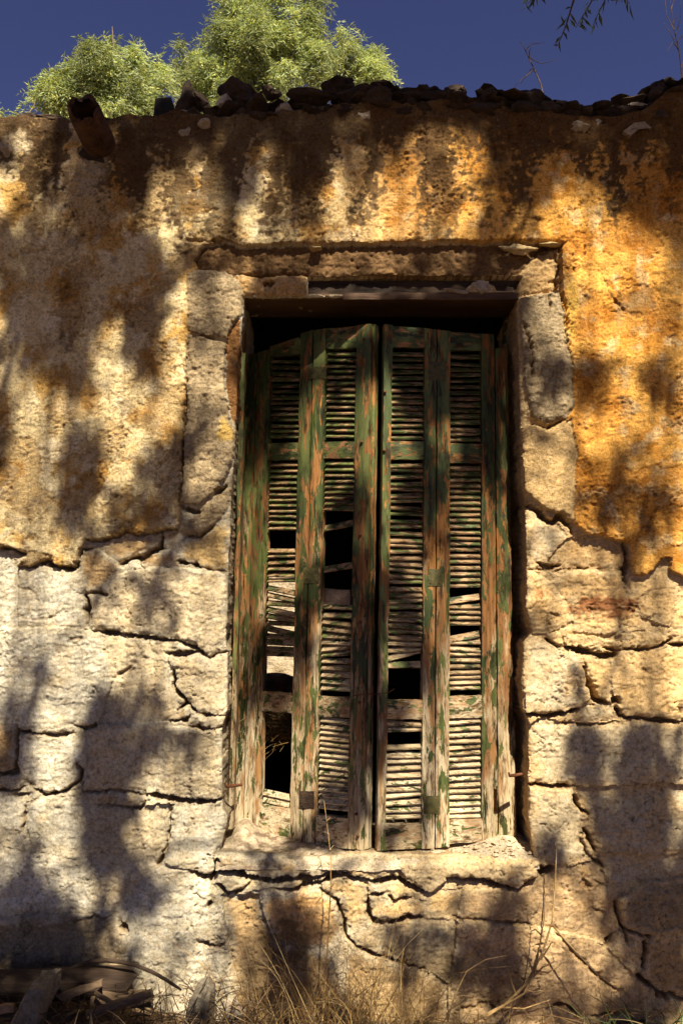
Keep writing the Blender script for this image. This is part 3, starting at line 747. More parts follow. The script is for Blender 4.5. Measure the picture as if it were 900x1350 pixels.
        C[s] = np.where(ins[..., None], c, C[s])
        lab[s] = np.where(ins, k, lab[s])
    # the slot above the lintel board
    slot = poly_sd(wx, wz, [W(p) for p in [(406, 364), (560, 363), (688, 365), (682, 384), (655, 384), (640, 372), (622, 372), (612, 384), (575, 387), (406, 388)]])
    H = np.where(slot > 0, np.minimum(H, -0.085 * sstep(0, 0.006, slot)), H)
    # rust-red stain on the right-hand block, smooth cement smear below the spout; some dark patches are painted shade
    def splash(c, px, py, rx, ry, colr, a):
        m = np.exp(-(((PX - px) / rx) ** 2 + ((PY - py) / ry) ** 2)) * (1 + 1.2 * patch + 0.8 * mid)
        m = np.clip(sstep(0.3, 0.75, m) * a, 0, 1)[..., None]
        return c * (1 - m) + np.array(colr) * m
    C = splash(C, 795, 800, 52, 17, (0.20, 0.075, 0.028), 0.9)
    C = splash(C, 712, 780, 16, 8, (0.34, 0.14, 0.05), 0.7)
    C = splash(C, 120, 232, 26, 34, (0.40, 0.36, 0.29), 0.9)
    C = splash(C, 28, 195, 22, 20, (0.62, 0.55, 0.43), 0.8)
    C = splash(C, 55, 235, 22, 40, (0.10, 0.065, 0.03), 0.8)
    C = splash(C, 298, 570, 12, 18, (0.62, 0.44, 0.12), 0.7)
    C = splash(C, 455, 440, 10, 10, (0.5, 0.4, 0.1), 0.3)
    C = splash(C, 750, 415, 10, 42, (0.72, 0.50, 0.12), 0.7)
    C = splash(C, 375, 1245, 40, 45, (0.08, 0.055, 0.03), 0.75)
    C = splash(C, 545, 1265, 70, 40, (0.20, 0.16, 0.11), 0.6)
    C = splash(C, 640, 1290, 80, 50, (0.17, 0.135, 0.09), 0.6)  # shade painted on the wall foot, right of the grass
    C = splash(C, 60, 1240, 100, 50, (0.16, 0.13, 0.095), 0.6)  # shade painted low at the far left
    C = splash(C, 405, 385, 4, 4, (0.3, 0.2, 0.1), 0.3)
    C = splash(C, 660, 230, 50, 60, (0.13, 0.075, 0.03), 0.6)  # tree shade painted into the upper plaster
    C = splash(C, 880, 190, 40, 60, (0.12, 0.065, 0.02), 0.7)  # painted dark where the tree shades the right edge
    # cracks
    for pts, wpx, dep in CRACKS:
        P = [W((975 if p[0] >= 900 else (-75 if p[0] <= 0 else p[0]), p[1])) for p in pts]
        r = wpx * 0.5 * 0.0022
        bx0 = min(p[0] for p in P) - .05; bx1 = max(p[0] for p in P) + .05
        bz0 = min(p[1] for p in P) - .05; bz1 = max(p[1] for p in P) + .05
        i0, i1 = np.searchsorted(xs, (bx0, bx1)); j0, j1 = np.searchsorted(zs, (bz0, bz1))
        if i1 - i0 < 2 or j1 - j0 < 2: continue
        s = (slice(j0, j1), slice(i0, i1))
        d = np.full(X[s].shape, 1e9)
        n = len(P) - 1
        cxw = wx[s] + 0.004 * fbm(X[s] * 70, Z[s] * 70, 2, 91); czw = wz[s] + 0.005 * fbm(X[s] * 70, Z[s] * 70, 2, 92)
        endf = np.ones(X[s].shape)
        for i in range(n):
            dd, t = seg_dist(cxw, czw, P[i], P[i + 1])
            g = (i + t) / n
            m = dd < d
            endf = np.where(m, 1 - 0.75 * np.abs(2 * g - 1) ** 3, endf)
            d = np.minimum(d, dd)
        rr = np.maximum(r * endf * (1 + 1.6 * fbm(X[s] * 18, Z[s] * 18, 3, 93)), 0.0005)
        a = sstep(rr + 0.0035, rr * 0.6, d)
        H[s] = H[s] - a * dep * np.clip(rr / 0.0045, 0.05, 1) - 0.006 * sstep(rr + 0.020, rr + 0.006, d) * sstep(0.03, 0.08, fbm(X[s] * 24, Z[s] * 24, 3, 89))
        ca = sstep(rr + 0.004, rr, d)[..., None] * 0.6
        C[s] = C[s] * (1 - ca) + np.array((0.20, 0.125, 0.06)) * ca
    # hairline cracks wandering through the stones
    hair = np.abs(fbm(X * 7 + 1.3, Z * 7, 4, 95)) + 0.5 * sstep(-0.05, 0.15, fbm(X * 3, Z * 3, 2, 96))
    hm = sstep(0.011, 0.003, hair) * (lab >= 0)
    isst = np.isin(lab, [k for k, p in enumerate(PIECES) if p[0] == ST])
    H = H - hm * np.where(isst, 0.009, 0.004)
    C = np.clip(C * (1 - 0.35 * hm[..., None]) * np.array((1.0, 0.90, 0.69)), 0.01, 0.9)
    # ---- what is kept: outside the opening, below the broken wall head
    tz = np.interp(X, [p[0] for p in TOPW], [p[1] for p in TOPW]) + 0.02 * fbm(X * 12, X * 0 + 3, 4, 97)
    keep = np.minimum(-poly_sd(wx * 0.5 + X * 0.5, wz * 0.5 + Z * 0.5, OPENING), tz - Z)
    cellk = (keep[:-1, :-1] + keep[1:, :-1] + keep[:-1, 1:] + keep[1:, 1:]) * 0.25 > 0
    gz, gx = np.gradient(keep, zs, xs)
    gl = np.maximum(np.hypot(gx, gz), 0.3)
    nb = np.zeros(X.shape, int)
    nb[:-1, :-1] += cellk; nb[1:, :-1] += cellk; nb[:-1, 1:] += cellk; nb[1:, 1:] += cellk
    bnd = (nb > 0) & (nb < 4)
    bnd[0, :] = bnd[-1, :] = False; bnd[:, 0] = bnd[:, -1] = False
    mv = np.where(bnd, np.clip(-keep, -1.2 * dx, 1.2 * dx), 0)
    VX = X + mv * gx / gl
    VZ = Z + mv * gz / gl
    VY = -H
    # ---- the broken arrises around the opening are worn round
    VY = VY + 0.012 * np.exp(-np.clip(keep, 0, 1) / 0.010) * (Z < 2.9)
    lc = lab[:-1, :-1]
    ny, nx = X.shape
    vid = np.arange(X.size).reshape(X.shape)
    quads = np.stack([vid[:-1, :-1], vid[:-1, 1:], vid[1:, 1:], vid[1:, :-1]], -1)
    # edges that look into the opening or over the wall head get a return running back through the wall
    padk = np.zeros((ny + 1, nx + 1), bool); padk[1:-1, 1:-1] = cellk
    SKIRT = 0.44
    steps = 14 if main else 3
    V0 = np.stack([VX.ravel(), VY.ravel(), VZ.ravel()], 1)
    C0 = C.reshape(-1, 3)
    for k in np.unique(lc[cellk]):
        m = cellk & (lc == k)
        q = quads[m]
        # border edges next to removed cells (not the block's own outer limits)
        ed = []
        jj, ii = np.nonzero(m)
        up = (jj + 1 < ny - 1); sel = up.copy(); sel[up] = ~cellk[jj[up] + 1, ii[up]]
        ed.append(np.stack([vid[jj[sel] + 1, ii[sel]], vid[jj[sel] + 1, ii[sel] + 1]], 1))
        dn = (jj > 0); sel = dn.copy(); sel[dn] = ~cellk[jj[dn] - 1, ii[dn]]
        ed.append(np.stack([vid[jj[sel], ii[sel] + 1], vid[jj[sel], ii[sel]]], 1))
        rt = (ii + 1 < nx - 1); sel = rt.copy(); sel[rt] = ~cellk[jj[rt], ii[rt] + 1]
        ed.append(np.stack([vid[jj[sel] + 1, ii[sel] + 1], vid[jj[sel], ii[sel] + 1]], 1))
        lf = (ii > 0); sel = lf.copy(); sel[lf] = ~cellk[jj[lf], ii[lf] - 1]
        ed.append(np.stack([vid[jj[sel], ii[sel]], vid[jj[sel] + 1, ii[sel]]], 1))
        ed = np.concatenate(ed)
        used, inv = np.unique(q, return_inverse=True)
        V = V0[used]; Cc = C0[used]
        Qs = [inv.reshape(-1, 4)]
        if len(ed):
            eu, einv = np.unique(ed, return_inverse=True)
            einv = einv.reshape(-1, 2)
            prev = np.searchsorted(used, eu)
            base = V0[eu]
            gxx = (gx / gl).ravel()[eu]; gzz = (gz / gl).ravel()[eu]
            for sidx in range(1, steps + 1):
                f = sidx / steps
                yy = base[:, 1] + (np.where((gzz > 0.6) & (base[:, 2] > 2.3) & (base[:, 2] < 2.9), 0.2, SKIRT) - base[:, 1]) * f
                amp = 0.018 * min(1, sidx / 3)
                nz = fbm(yy * 16 + 3, base[:, 2] * 13 + base[:, 0] * 13, 3, 99) * amp + 0.35 * amp * fbm(yy * 70, base[:, 2] * 60 + base[:, 0] * 60, 2, 98)
                nz = nz + 0.006 * min(1, sidx / 3)
                ring = np.stack([base[:, 0] + gxx * nz, yy, base[:, 2] + gzz * nz], 1)
                start = len(V)
                V = np.concatenate([V, ring])
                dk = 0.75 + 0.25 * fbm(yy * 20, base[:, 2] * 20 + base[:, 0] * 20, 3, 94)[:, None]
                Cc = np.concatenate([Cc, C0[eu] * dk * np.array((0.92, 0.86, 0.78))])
                cur = np.arange(start, start + len(eu))
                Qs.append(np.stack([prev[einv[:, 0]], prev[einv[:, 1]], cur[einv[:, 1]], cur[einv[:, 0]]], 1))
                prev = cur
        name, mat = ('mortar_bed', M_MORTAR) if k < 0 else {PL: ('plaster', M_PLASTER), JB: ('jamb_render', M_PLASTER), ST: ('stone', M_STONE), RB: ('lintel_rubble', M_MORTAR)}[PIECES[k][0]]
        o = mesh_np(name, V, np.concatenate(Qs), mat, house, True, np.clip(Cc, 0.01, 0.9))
        if k < 0: o['kind'] = 'stuff'

wall_block(-1.48, 1.48, 0.004, -0.12, 3.66, True)
wall_block(-3.6, -1.48, 0.016, -0.12, 3.66, False)
wall_block(1.48, 3.6, 0.016, -0.12, 3.66, False)

def box_mb(mb, x0, x1, y0, y1, z0, z1):
    V = [(x0, y0, z0), (x1, y0, z0), (x1, y1, z0), (x0, y1, z0), (x0, y0, z1), (x1, y0, z1), (x1, y1, z1), (x0, y1, z1)]
    Q = [(0, 3, 2, 1), (4, 5, 6, 7), (0, 1, 5, 4), (1, 2, 6, 5), (2, 3, 7, 6), (3, 0, 4, 7)]
    mb.add(V, Q)
    return mb

def rough_panel(name, x0, x1, y0, y1, z0, z1, mat, parent, n=10, amp=0.02, seed=0):
    """a slab or beam with worn, uneven faces"""
    mb = MB()
    box_mb(mb, x0, x1, y0, y1, z0, z1)
    me_v = np.array(mb.V)
    # subdivide along the longest axis
    o = mb.build(name, mat, parent, False)
    return o

# hidden body of the house: inner face, sides, back wall with its window hole, flat roof, floor
# inner leaf of the front wall, so the room is closed
mb = MB()
ox0, ox1, oz0, oz1 = at(288, 800).x, at(705, 800).x, at(450, 1130).z, at(450, 391).z
box_mb(mb, -3.6, ox0 - .02, 0.445, 0.50, -0.1, 3.2)
box_mb(mb, ox1 + .02, 3.6, 0.445, 0.50, -0.1, 3.2)
box_mb(mb, ox0 - .02, ox1 + .02, 0.445, 0.50, oz1 + .30, 3.2)
box_mb(mb, ox0 - .02, ox1 + .02, 0.445, 0.50, -0.1, oz0 - .04)
mb.build('inner_leaf', M_ROOM, house, False)
for xa, xb in ((-3.6, -3.2), (3.2, 3.6)):
    box_mb(MB(), 0, 0, 0, 0, 0, 0)
    m2 = MB(); box_mb(m2, xa, xb, 0.505, 3.6, -0.1, 3.15); m2.build('side_wall', M_ROOM, house, False)
m2 = MB()
box_mb(m2, -3.6, -0.80, 3.605, 4.0, -0.1, 3.15); box_mb(m2, -0.27, 3.6, 3.605, 4.0, -0.1, 3.15)
box_mb(m2, -0.80, -0.27, 3.605, 4.0, 1.74, 3.15); box_mb(m2, -0.80, -0.27, 3.605, 4.0, -0.1, 0.72)
m2.build('back_wall', M_ROOM, house, False)
m2 = MB(); box_mb(m2, -3.6, 3.6, 0.505, 4.0, 3.155, 3.27); m2.build('roof', M_ROOM, house, False)
m2 = MB(); box_mb(m2, -3.19, 3.19, 0.505, 3.6, -0.08, 0.06); m2.build('floor', M_ROOM, house, False)

# lintel soffit board, dark upper board and the rusty beam in the slot
def beam(name, x0, x1, y0, y1, z0, z1, mat, parent, seg=24, amp=0.004, seed=1, sag=0.0):
    nx_ = seg
    prof = [(y0, z0), ((y0 + y1) / 2, z0), (y1, z0), (y1, (z0 + z1) / 2), (y1, z1), ((y0 + y1) / 2, z1), (y0, z1), (y0, (z0 + z1) / 2)]
    V, Q, T = [], [], []
    for i in range(nx_ + 1):
        x = x0 + (x1 - x0) * i / nx_
        for j, (y, z) in enumerate(prof):
            nv = mnoise.noise_vector(Vector((x * 9 + seed * 5, y * 40, z * 40)))
            V.append((x, y + amp * nv.y, z + amp * nv.z - sag * math.sin(math.pi * i / nx_)))
    n = len(prof)
    for i in range(nx_):
        for j in range(n):
            Q.append((i * n + j, (i + 1) * n + j, (i + 1) * n + (j + 1) % n, i * n + (j + 1) % n))
    for b in (0, nx_ * n):
        for j in range(1, n - 1): T.append((b, b + j, b + j + 1))
    return MB().add(V, Q, T).build(name, mat, parent, False)

zl = at(500, 391).z
beam('lintel_board', at(318, 392).x, at(684, 392).x, 0.012, 0.21, zl - 0.006, zl + 0.016, M_BEAM, house, 30, 0.003, 2)
beam('lintel_fillet', at(452, 392).x, at(682, 392).x, -0.012, 0.008, zl - 0.016, zl + 0.012, M_BEAM, house, 20, 0.003, 5)
beam('lintel_beam', at(404, 380).x, at(690, 380).x, 0.030, 0.075, zl + 0.020, zl + 0.075, M_DARKWOOD, house, 24, 0.003, 8)

# left wooden frame post and right lath strip inside the reveals
def upright(name, pts, w, d, mat, parent, seed=0, amp=0.003):
    """a board standing through world points pts (centre line), w wide in x, d deep in y"""
    V, Q, T = [], [], []
    n = len(pts)
    for i, p in enumerate(pts):
        for j, (a, b) in enumerate(((-.5, -.5), (.5, -.5), (.5, .5), (-.5, .5))):
            nv = mnoise.noise_vector(Vector((a * 3 + seed, b * 3, p[2] * 9)))
            V.append((p[0] + a * w + amp * nv.x, p[1] + b * d + amp * nv.y, p[2]))
    for i in range(n - 1):
        for j in range(4):
            j2 = (j + 1) % 4
            Q.append((i * 4 + j, i * 4 + j2, i * 4 + 4 + j2, i * 4 + 4 + j))
    Q.append((3, 2, 1, 0)); Q.append(((n - 1) * 4, (n - 1) * 4 + 1, (n - 1) * 4 + 2, (n - 1) * 4 + 3))
    return MB().add(V, Q, T).build(name, mat, parent, False)

def line3(p, q, n, wob=0.0):
    return [tuple(Vector(p).lerp(Vector(q), i / n)) for i in range(n + 1)]

upright('frame_post', line3(at(306, 1090, 0.17), at(323, 400, 0.17), 60), 0.016, 0.07, M_STILE, house, 3, 0.006)
upright('frame_post', line3(at(681, 1100, 0.30), at(668, 400, 0.30), 24), 0.035, 0.06, M_STILE, house, 6)

# sill: a worn bed of mortar, higher towards the shutters
def build_sill():
    x0, x1 = at(286, 1125).x, at(708, 1132).x
    nx_, ny_ = 170, 60
    xs = np.linspace(x0, x1, nx_); ys = np.linspace(-0.028, 0.46, ny_)
    X, Y = np.meshgrid(xs, ys)
    zf = at(450, 1129).z
    Z = zf - 0.008 + 0.10 * np.clip(Y, 0, 1) + 0.014 * fbm(X * 9, Y * 14, 4, 4) + 0.005 * fbm(X * 50, Y * 50, 3, 5)
    Z += 0.05 * np.exp(-((X - at(665, 1110).x) / 0.09) ** 2) * np.exp(-((Y - 0.16) / 0.12) ** 2)      # heap of crumbs
    Z += 0.055 * np.exp(-((X - at(312, 1095).x) / 0.05) ** 2) * np.exp(-((Y - 0.22) / 0.16) ** 2)
    Z -= 0.03 * np.clip(-Y / 0.028, 0, 1) ** 2
    cc = np.empty(X.shape + (3,))
    cc[:] = (0.50, 0.40, 0.26)
    m = sstep(0.0, 0.3, fbm(X * 6, Y * 7, 4, 8))[..., None]
    cc = cc * (1 - 0.5 * m) + np.array((0.36, 0.29, 0.19)) * 0.5 * m
    dk = np.exp(-((X - at(350, 1115).x) / 0.16) ** 2)[..., None] * sstep(-0.1, 0.2, fbm(X * 25, Y * 25, 3, 9))[..., None] * 0.8
    cc = cc * (1 - dk) + np.array((0.13, 0.075, 0.045)) * dk
    idx = np.arange(X.size).reshape(X.shape)
    Q = np.stack([idx[:-1, :-1], idx[:-1, 1:], idx[1:, 1:], idx[1:, :-1]], -1).reshape(-1, 4)
    mesh_np('window_sill', np.stack([X.ravel(), Y.ravel(), Z.ravel()], 1), Q, M_PLASTER, house, True, cc.reshape(-1, 3))
    # crumbs of plaster lying on it
    return zf
SILL_Z = build_sill()

# ------------------------------------------------------------------ stones
def rock_mesh(name, c, r, seed, mat, parent=None, sub=3, amp=0.35, rot=0.0, cuts=9):
    import bmesh
    bm = bmesh.new()
    bmesh.ops.create_icosphere(bm, subdivisions=sub, radius=1.0)
    rk = random.Random(seed)
    planes = [(Vector((rk.gauss(0, 1), rk.gauss(0, 1), rk.gauss(0, 1))).normalized(), rk.uniform(0.45, 0.8)) for _ in range(cuts)]
    R = Matrix.Rotation(rot, 3, 'Y') @ Matrix.Rotation(rk.uniform(-.2, .2), 3, 'X')
    for v in bm.verts:
        p = v.co.copy()
        for n, d in planes:
            e = p.dot(n) - d
            if e > 0: p -= n * e * 0.92
        nn = mnoise.noise(p * 1.4 + Vector((seed * 3.1, 0, 0))) * amp + mnoise.noise(p * 4 + Vector((0, seed * 1.7, 0))) * amp * 0.35 + mnoise.noise(p * 10 + Vector((0, 0, seed))) * amp * 0.12
        p = p * (1 + nn)
        v.co = R @ Vector((p.x * r[0], p.y * r[1], p.z * r[2])) + Vector(c)
    me = bpy.data.meshes.new(name)
    bm.to_mesh(me); bm.free()
    me.polygons.foreach_set('use_smooth', [sub > 3] * len(me.polygons))
    return link_mesh(name, me, mat, parent)

# broken coping along the wall head: (centre px, half sizes px, depth, material, rotation)
COPING = [
 (246, 133, 15, 24, .05, 'R', .15), (232, 154, 20, 6, .02, 'P', 0), (268, 138, 9, 24, .06, 'R', -.5), (310, 121, 30, 16, .10, 'R', .1), (297, 138, 11, 11, .02, 'P', 0), (330, 138, 22, 11, .04, 'R', 0),
 (355, 122, 13, 12, .08, 'R', 0), (373, 146, 13, 9, .0, 'P', 0), (410, 129, 31, 7, .0, 'R', .1), (447, 117, 25, 12, .08, 'R', -.1), (414, 152, 24, 6, -.01, 'R', 0), (395, 140, 20, 8, .05, 'R', 0),
 (470, 132, 30, 14, .02, 'R', 0), (511, 117, 11, 10, .16, 'R', .1), (500, 135, 30, 13, .0, 'R', 0), (540, 133, 28, 12, .03, 'R', 0), (570, 131, 28, 11, .0, 'R', 0), (602, 123, 14, 8, .10, 'R', 0), (600, 138, 26, 12, -.01, 'R', 0),
 (643, 132, 20, 11, .03, 'R', 0), (672, 132, 19, 10, .05, 'R', 0), (700, 130, 15, 13, .04, 'R', .3), (640, 148, 24, 10, -.01, 'R', 0), (690, 150, 22, 11, -.01, 'R', 0), (722, 146, 22, 9, .03, 'R', 0), (762, 146, 16, 7, .3, 'R', 0),
 (655, 159, 9, 7, -.02, 'P', .3), (760, 172, 17, 9, -.02, 'P', -.1), (783, 168, 10, 10, -.02, 'P', 0), (745, 205, 15, 8, -.01, 'P', -.4), (712, 196, 9, 14, -.01, 'R', .3), (690, 205, 8, 8, -.01, 'R', 0), (828, 150, 24, 9, .05, 'R', 0),
 (800, 152, 16, 7, .03, 'R', 0), (735, 174, 14, 7, -.01, 'R', 0), (880, 140, 22, 20, .06, 'R', -.2), (840, 142, 12, 7, .04, 'P', 0), (455, 148, 18, 7, -.01, 'R', 0), (530, 148, 24, 7, -.015, 'R', 0),
 (270, 166, 10, 7, -.02, 'P', 0), (245, 176, 9, 9, -.02, 'P', 0), (480, 155, 12, 7, -.02, 'P', 0), (340, 158, 14, 6, -.02, 'R', 0), (42, 158, 18, 6, .05, 'R', 0), (70, 160, 22, 5, .04, 'R', .1), (18, 198, 20, 14, -.005, 'P', 0),
 (860, 160, 20, 12, .0, 'R', 0), (920, 120, 30, 20, .08, 'R', 0), (-30, 160, 26, 8, .05, 'R', 0), (575, 148, 22, 6, -.012, 'R', 0), (148, 162, 18, 5, .03, 'R', 0), (180, 158, 18, 5, .03, 'R', 0),
]
for i, (cx, cy, hx, hy, Y, mt, rot) in enumerate(COPING):
    p = at(cx, cy, Y)
    k = 0.0033
    rock_mesh('coping_stone', p, (hx * k * 1.05, min(hx, 2.2 * hy) * k * 0.6 + 0.012, hy * k * 1.1), 100 + i, M_ROCKP if mt == 'P' else M_ROCK, house, 3, 0.34, rot)
_rc = random.Random(91)
for i in range(190):                      # smaller rubble packed between them
    px = _rc.uniform(236, 905); tp = np.interp(px, [p[0] for p in TOP], [p[1] for p in TOP])
    hx = _rc.uniform(5, 18)
    rock_mesh('coping_stone', at(px, tp - 15 + _rc.uniform(-8, 24), _rc.uniform(-.03, .14)), (hx * .0034, hx * .003 + .01, _rc.uniform(2.5, 9) * .0034), 500 + i, M_ROCK, house, 2, 0.36, _rc.uniform(-.3, .3))
for i in range(34):                      # coping past the picture edges
    sx = random.choice((-1, 1)); x = sx * random.uniform(1.55, 3.55)
    rock_mesh('coping_stone', (x, random.uniform(0, .35), 3.36 + (0.1 if sx > 0 else 0)), (random.uniform(.06, .13), .08, random.uniform(.03, .07)), 300 + i, M_ROCK, house, 2, 0.34, 0)
# wall head fill behind the coping
m2 = MB()
for i in range(36):
    x0 = -3.6 + i * 0.2; zt = np.interp(x0 + .1, [p[0] for p in TOPW], [p[1] for p in TOPW]) - 0.03
    box_mb(m2, x0, x0 + .2, 0.12, 0.443, 2.95, zt)
m2.build('wall_head_fill', M_ROCK, house, False)
# sooted flat tile standing on the wall head, gable tile fragment
def slab(name, pts, Y, th, mat, parent, jit=0.002, seed=0):
    rk = random.Random(seed)
    n = len(pts)
    V = [at(x, y, Y) + Vector((rk.gauss(0, jit), 0, rk.gauss(0, jit))) for x, y in pts]
    V2 = [v + Vector((0, th, 0)) for v in V]
    return MB().add(V + V2, [(i, (i + 1) % n, n + (i + 1) % n, n + i) for i in range(n)],
                    [(0, i + 1, i) for i in range(1, n - 1)] + [(n, n + i, n + i + 1) for i in range(1, n - 1)]).build(name, mat, parent, False)
slab('flat_tile', [(204, 129), (226, 128), (231, 144), (233, 157), (203, 157), (203, 142)], 0.02, 0.16, M_DARK, house)
slab('tile_fragment', [(820, 172), (836, 162), (850, 160), (858, 168), (846, 166), (830, 178)], -0.055, 0.05, M_ROCKP, house)
rock_mesh('plaster_flake', at(414, 328, -.03), (.030, .022, .010), 61, M_FLAKE, house, 3, .3)
rock_mesh('plaster_flake', at(684, 328, -.03), (.075, .024, .020), 62, M_FLAKE, house, 4, .4)
rock_mesh('plaster_flake', at(722, 323, -.03), (.055, .022, .009), 63, M_FLAKE, house, 3, .4)
# lump of mortar on the beam
rock_mesh('mortar_lump', at(634, 379, 0.0), (0.05, 0.03, 0.032), 74, M_ROCKP, house, 4, 0.5)
rock_mesh('mortar_lump', at(600, 386, 0.0), (0.055, 0.03, 0.012), 72, M_ROCKP, house, 4, 0.5)

# clay rain spout, snapped off at the mouth
def build_spout():
    a = at(138, 203, 0.02); b = a + Vector((-0.012, -0.24, 0.035))
    R, r = 0.062, 0.047
    d = (b - a).normalized(); e1 = Vector((1, 0, 0)); e2 = e1.cross(d).normalized(); e1 = d.cross(e2).normalized()
    V, Q = [], []
    ns, nl = 28, 10
    rk = random.Random(4)
    for rad in (R, r):
        for i in range(nl + 1):
            for k in range(ns):
                t = 2 * math.pi * k / ns
                f = i / nl
                ln = f * (1 + (0.0 if i < nl else 0.10 * mnoise.noise(Vector((math.cos(t) * 2, math.sin(t) * 2, 3))) + 0.05 * rk.uniform(-1, 1)))
                rr = rad * (1 + 0.02 * mnoise.noise(Vector((math.cos(t), math.sin(t), f * 5)))) * (1.05 - 0.08 * f)
                V.append(a + (b - a) * ln + (e1 * math.cos(t) + e2 * math.sin(t)) * rr)
    for s in range(2):
        o = s * (nl + 1) * ns
        for i in range(nl):
            for k in range(ns):
                k2 = (k + 1) % ns
                Q.append((o + i * ns + k, o + i * ns + k2, o + (i + 1) * ns + k2, o + (i + 1) * ns + k))
    o2 = (nl + 1) * ns
    for k in range(ns):
        k2 = (k + 1) % ns
        Q.append((nl * ns + k, nl * ns + k2, o2 + nl * ns + k2, o2 + nl * ns + k))
    o = MB().add(V, Q).build('rain_spout', M_CLAY, house, True)
    rock_mesh('mortar_collar', a + Vector((0, -.03, -.01)), (0.09, 0.05, 0.085), 9, M_ROCK, o, 3, 0.3)
build_spout()

# iron hooks beside the shutters
for (x, y, Y) in ((678, 1022, -0.0), (307, 1036, 0.05)):
    p = at(x, y, Y)
    V, Q, T = tube([p + Vector((0.03, 0.02, 0)), p, p + Vector((-0.02, -0.012, 0.0)), p + Vector((-0.024, -0.014, 0.012))], [.006, .007, .006, .004], 6)
    MB().add(V, Q, T).build('iron_hook', M_RUST, house)

# ================================================================== SHUTTERS
class Leaf:
    """plane of one folded-out shutter; points are read from the photo onto that standing plane"""
    def __init__(s, bl, br, tl, name, label):
        s.bl = at(*bl); s.br = at(*br); tlv = at(*tl)
        s.eu = (s.br - s.bl); s.eu.z = 0; s.eu.normalize()
        s.ev = (tlv - s.bl).normalized()
        s.n = s.eu.cross(s.ev).normalized()
        if s.n.y > 0: s.n = -s.n
        s.o = s.bl
        s.root = empty(name, tuple((s.bl + s.br) * 0.5))
        tag(s.root, label, 'shutter', 'pair of window shutters')
    def P(s, px, py, w=0.0):
        d = ray(px, py)
        o = s.o + s.n * w
        return CAM + d * ((o - CAM).dot(s.n) / d.dot(s.n))

_bseed = [0]
def board(leaf, name, quad, w0, th, mat, along='v', seg=26, wob=0.0016, chip=0.0):
    """quad px: top-left, top-right, bottom-right, bottom-left; front at w0 + th"""
    _bseed[0] += 1
    sd = _bseed[0] * 7.3
    tl, tr, br, bl = [leaf.P(x, y, w0) for x, y in quad]
    nu, nv = (3, seg) if along == 'v' else (seg, 3)
    V, Q = [], []
    for layer in (1, 0):
        for j in range(nv + 1):
            for i in range(nu + 1):
                u, v = i / nu, j / nv
                p = (tl * (1 - u) + tr * u) * (1 - v) + (bl * (1 - u) + br * u) * v
                nz = mnoise.noise_vector(Vector((p.x * 23 + sd, sd, p.z * 23)))
                nf = mnoise.noise_vector(Vector((p.x * 90 + sd, sd, p.z * 90)))
                edge = 1.0 if (i in (0, nu) if along == 'v' else j in (0, nv)) else 0.5
                p = p + leaf.eu * (nz.x * wob * 1.4 + nf.x * wob * 0.9) * edge + leaf.ev * (nz.z * wob * 1.4 + nf.z * wob * 0.9) * edge
                rnd = 0.0022 if (layer and (i in (0, nu) or j in (0, nv))) else 0.0
                V.append(p + leaf.n * (th * layer - rnd + nz.y * wob * 0.8))
    m = (nu + 1) * (nv + 1)
    g = lambda l, j, i: (1 - l) * m + j * (nu + 1) + i
    for j in range(nv):
        for i in range(nu):
            Q.append((g(1, j, i), g(1, j + 1, i), g(1, j + 1, i + 1), g(1, j, i + 1)))
            Q.append((g(0, j, i), g(0, j, i + 1), g(0, j + 1, i + 1), g(0, j + 1, i)))
    for j in range(nv):
        Q.append((g(1, j, 0), g(0, j, 0), g(0, j + 1, 0), g(1, j + 1, 0)))
        Q.append((g(1, j + 1, nu), g(0, j + 1, nu), g(0, j, nu), g(1, j, nu)))
    for i in range(nu):
        Q.append((g(1, 0, i + 1), g(0, 0, i + 1), g(0, 0, i), g(1, 0, i)))
        Q.append((g(1, nv, i), g(0, nv, i), g(0, nv, i + 1), g(1, nv, i + 1)))
    return MB().add(V, Q).build(name, mat, leaf.root, False)

def slat(leaf, xl, yl, xr, yr, tilt=48, depth=0.027, th=0.0055, w=0.002, seed=None):
    """one louvre blade from (xl,yl) to (xr,yr): middle line in photo px"""
    _bseed[0] += 1
    sd = _bseed[0] * 3.7
    rk = random.Random(_bseed[0])
    a, b = leaf.P(xl, yl, w), leaf.P(xr, yr, w)
    t = math.radians(tilt + rk.uniform(-9, 9))
    depth *= rk.uniform(.84, 1.0)
    ax = (b - a).normalized()
    dn = (-leaf.ev * math.cos(t) + leaf.n * math.sin(t)).normalized()     # towards the outer, lower edge
    nn = ax.cross(dn).normalized()
    if nn.dot(leaf.n) < 0: nn = -nn
    seg = 9
    V, Q = [], []
    tw = math.radians(rk.uniform(-4, 4))
    for i in range(seg + 1):
        f = i / seg
        p = a.lerp(b, f)
        no = mnoise.noise(Vector((f * 5 + sd, 1.3, 0))); no2 = mnoise.noise(Vector((f * 14 + sd, 5.1, 0)))
        out = depth * 0.5 * (1 + 0.10 * no + 0.12 * no2)
        d2 = dn * math.cos(tw * (f - .5)) + nn * math.sin(tw * (f - .5))
        for (u, v) in ((-depth * .5, -th * .5), (out, -th * .5), (out - 0.001, th * .5), (-depth * .5, th * .5)):
            V.append(p + d2 * u + nn * (v + 0.0012 * no))
    for i in range(seg):
        for j in range(4):
            j2 = (j + 1) % 4
            Q.append((i * 4 + j, i * 4 + 4 + j, i * 4 + 4 + j2, i * 4 + j2))
    Q.append((0, 1, 2, 3)); Q.append((seg * 4 + 3, seg * 4 + 2, seg * 4 + 1, seg * 4))
    return MB().add(V, Q).build('slat', M_SLAT, leaf.root, False)

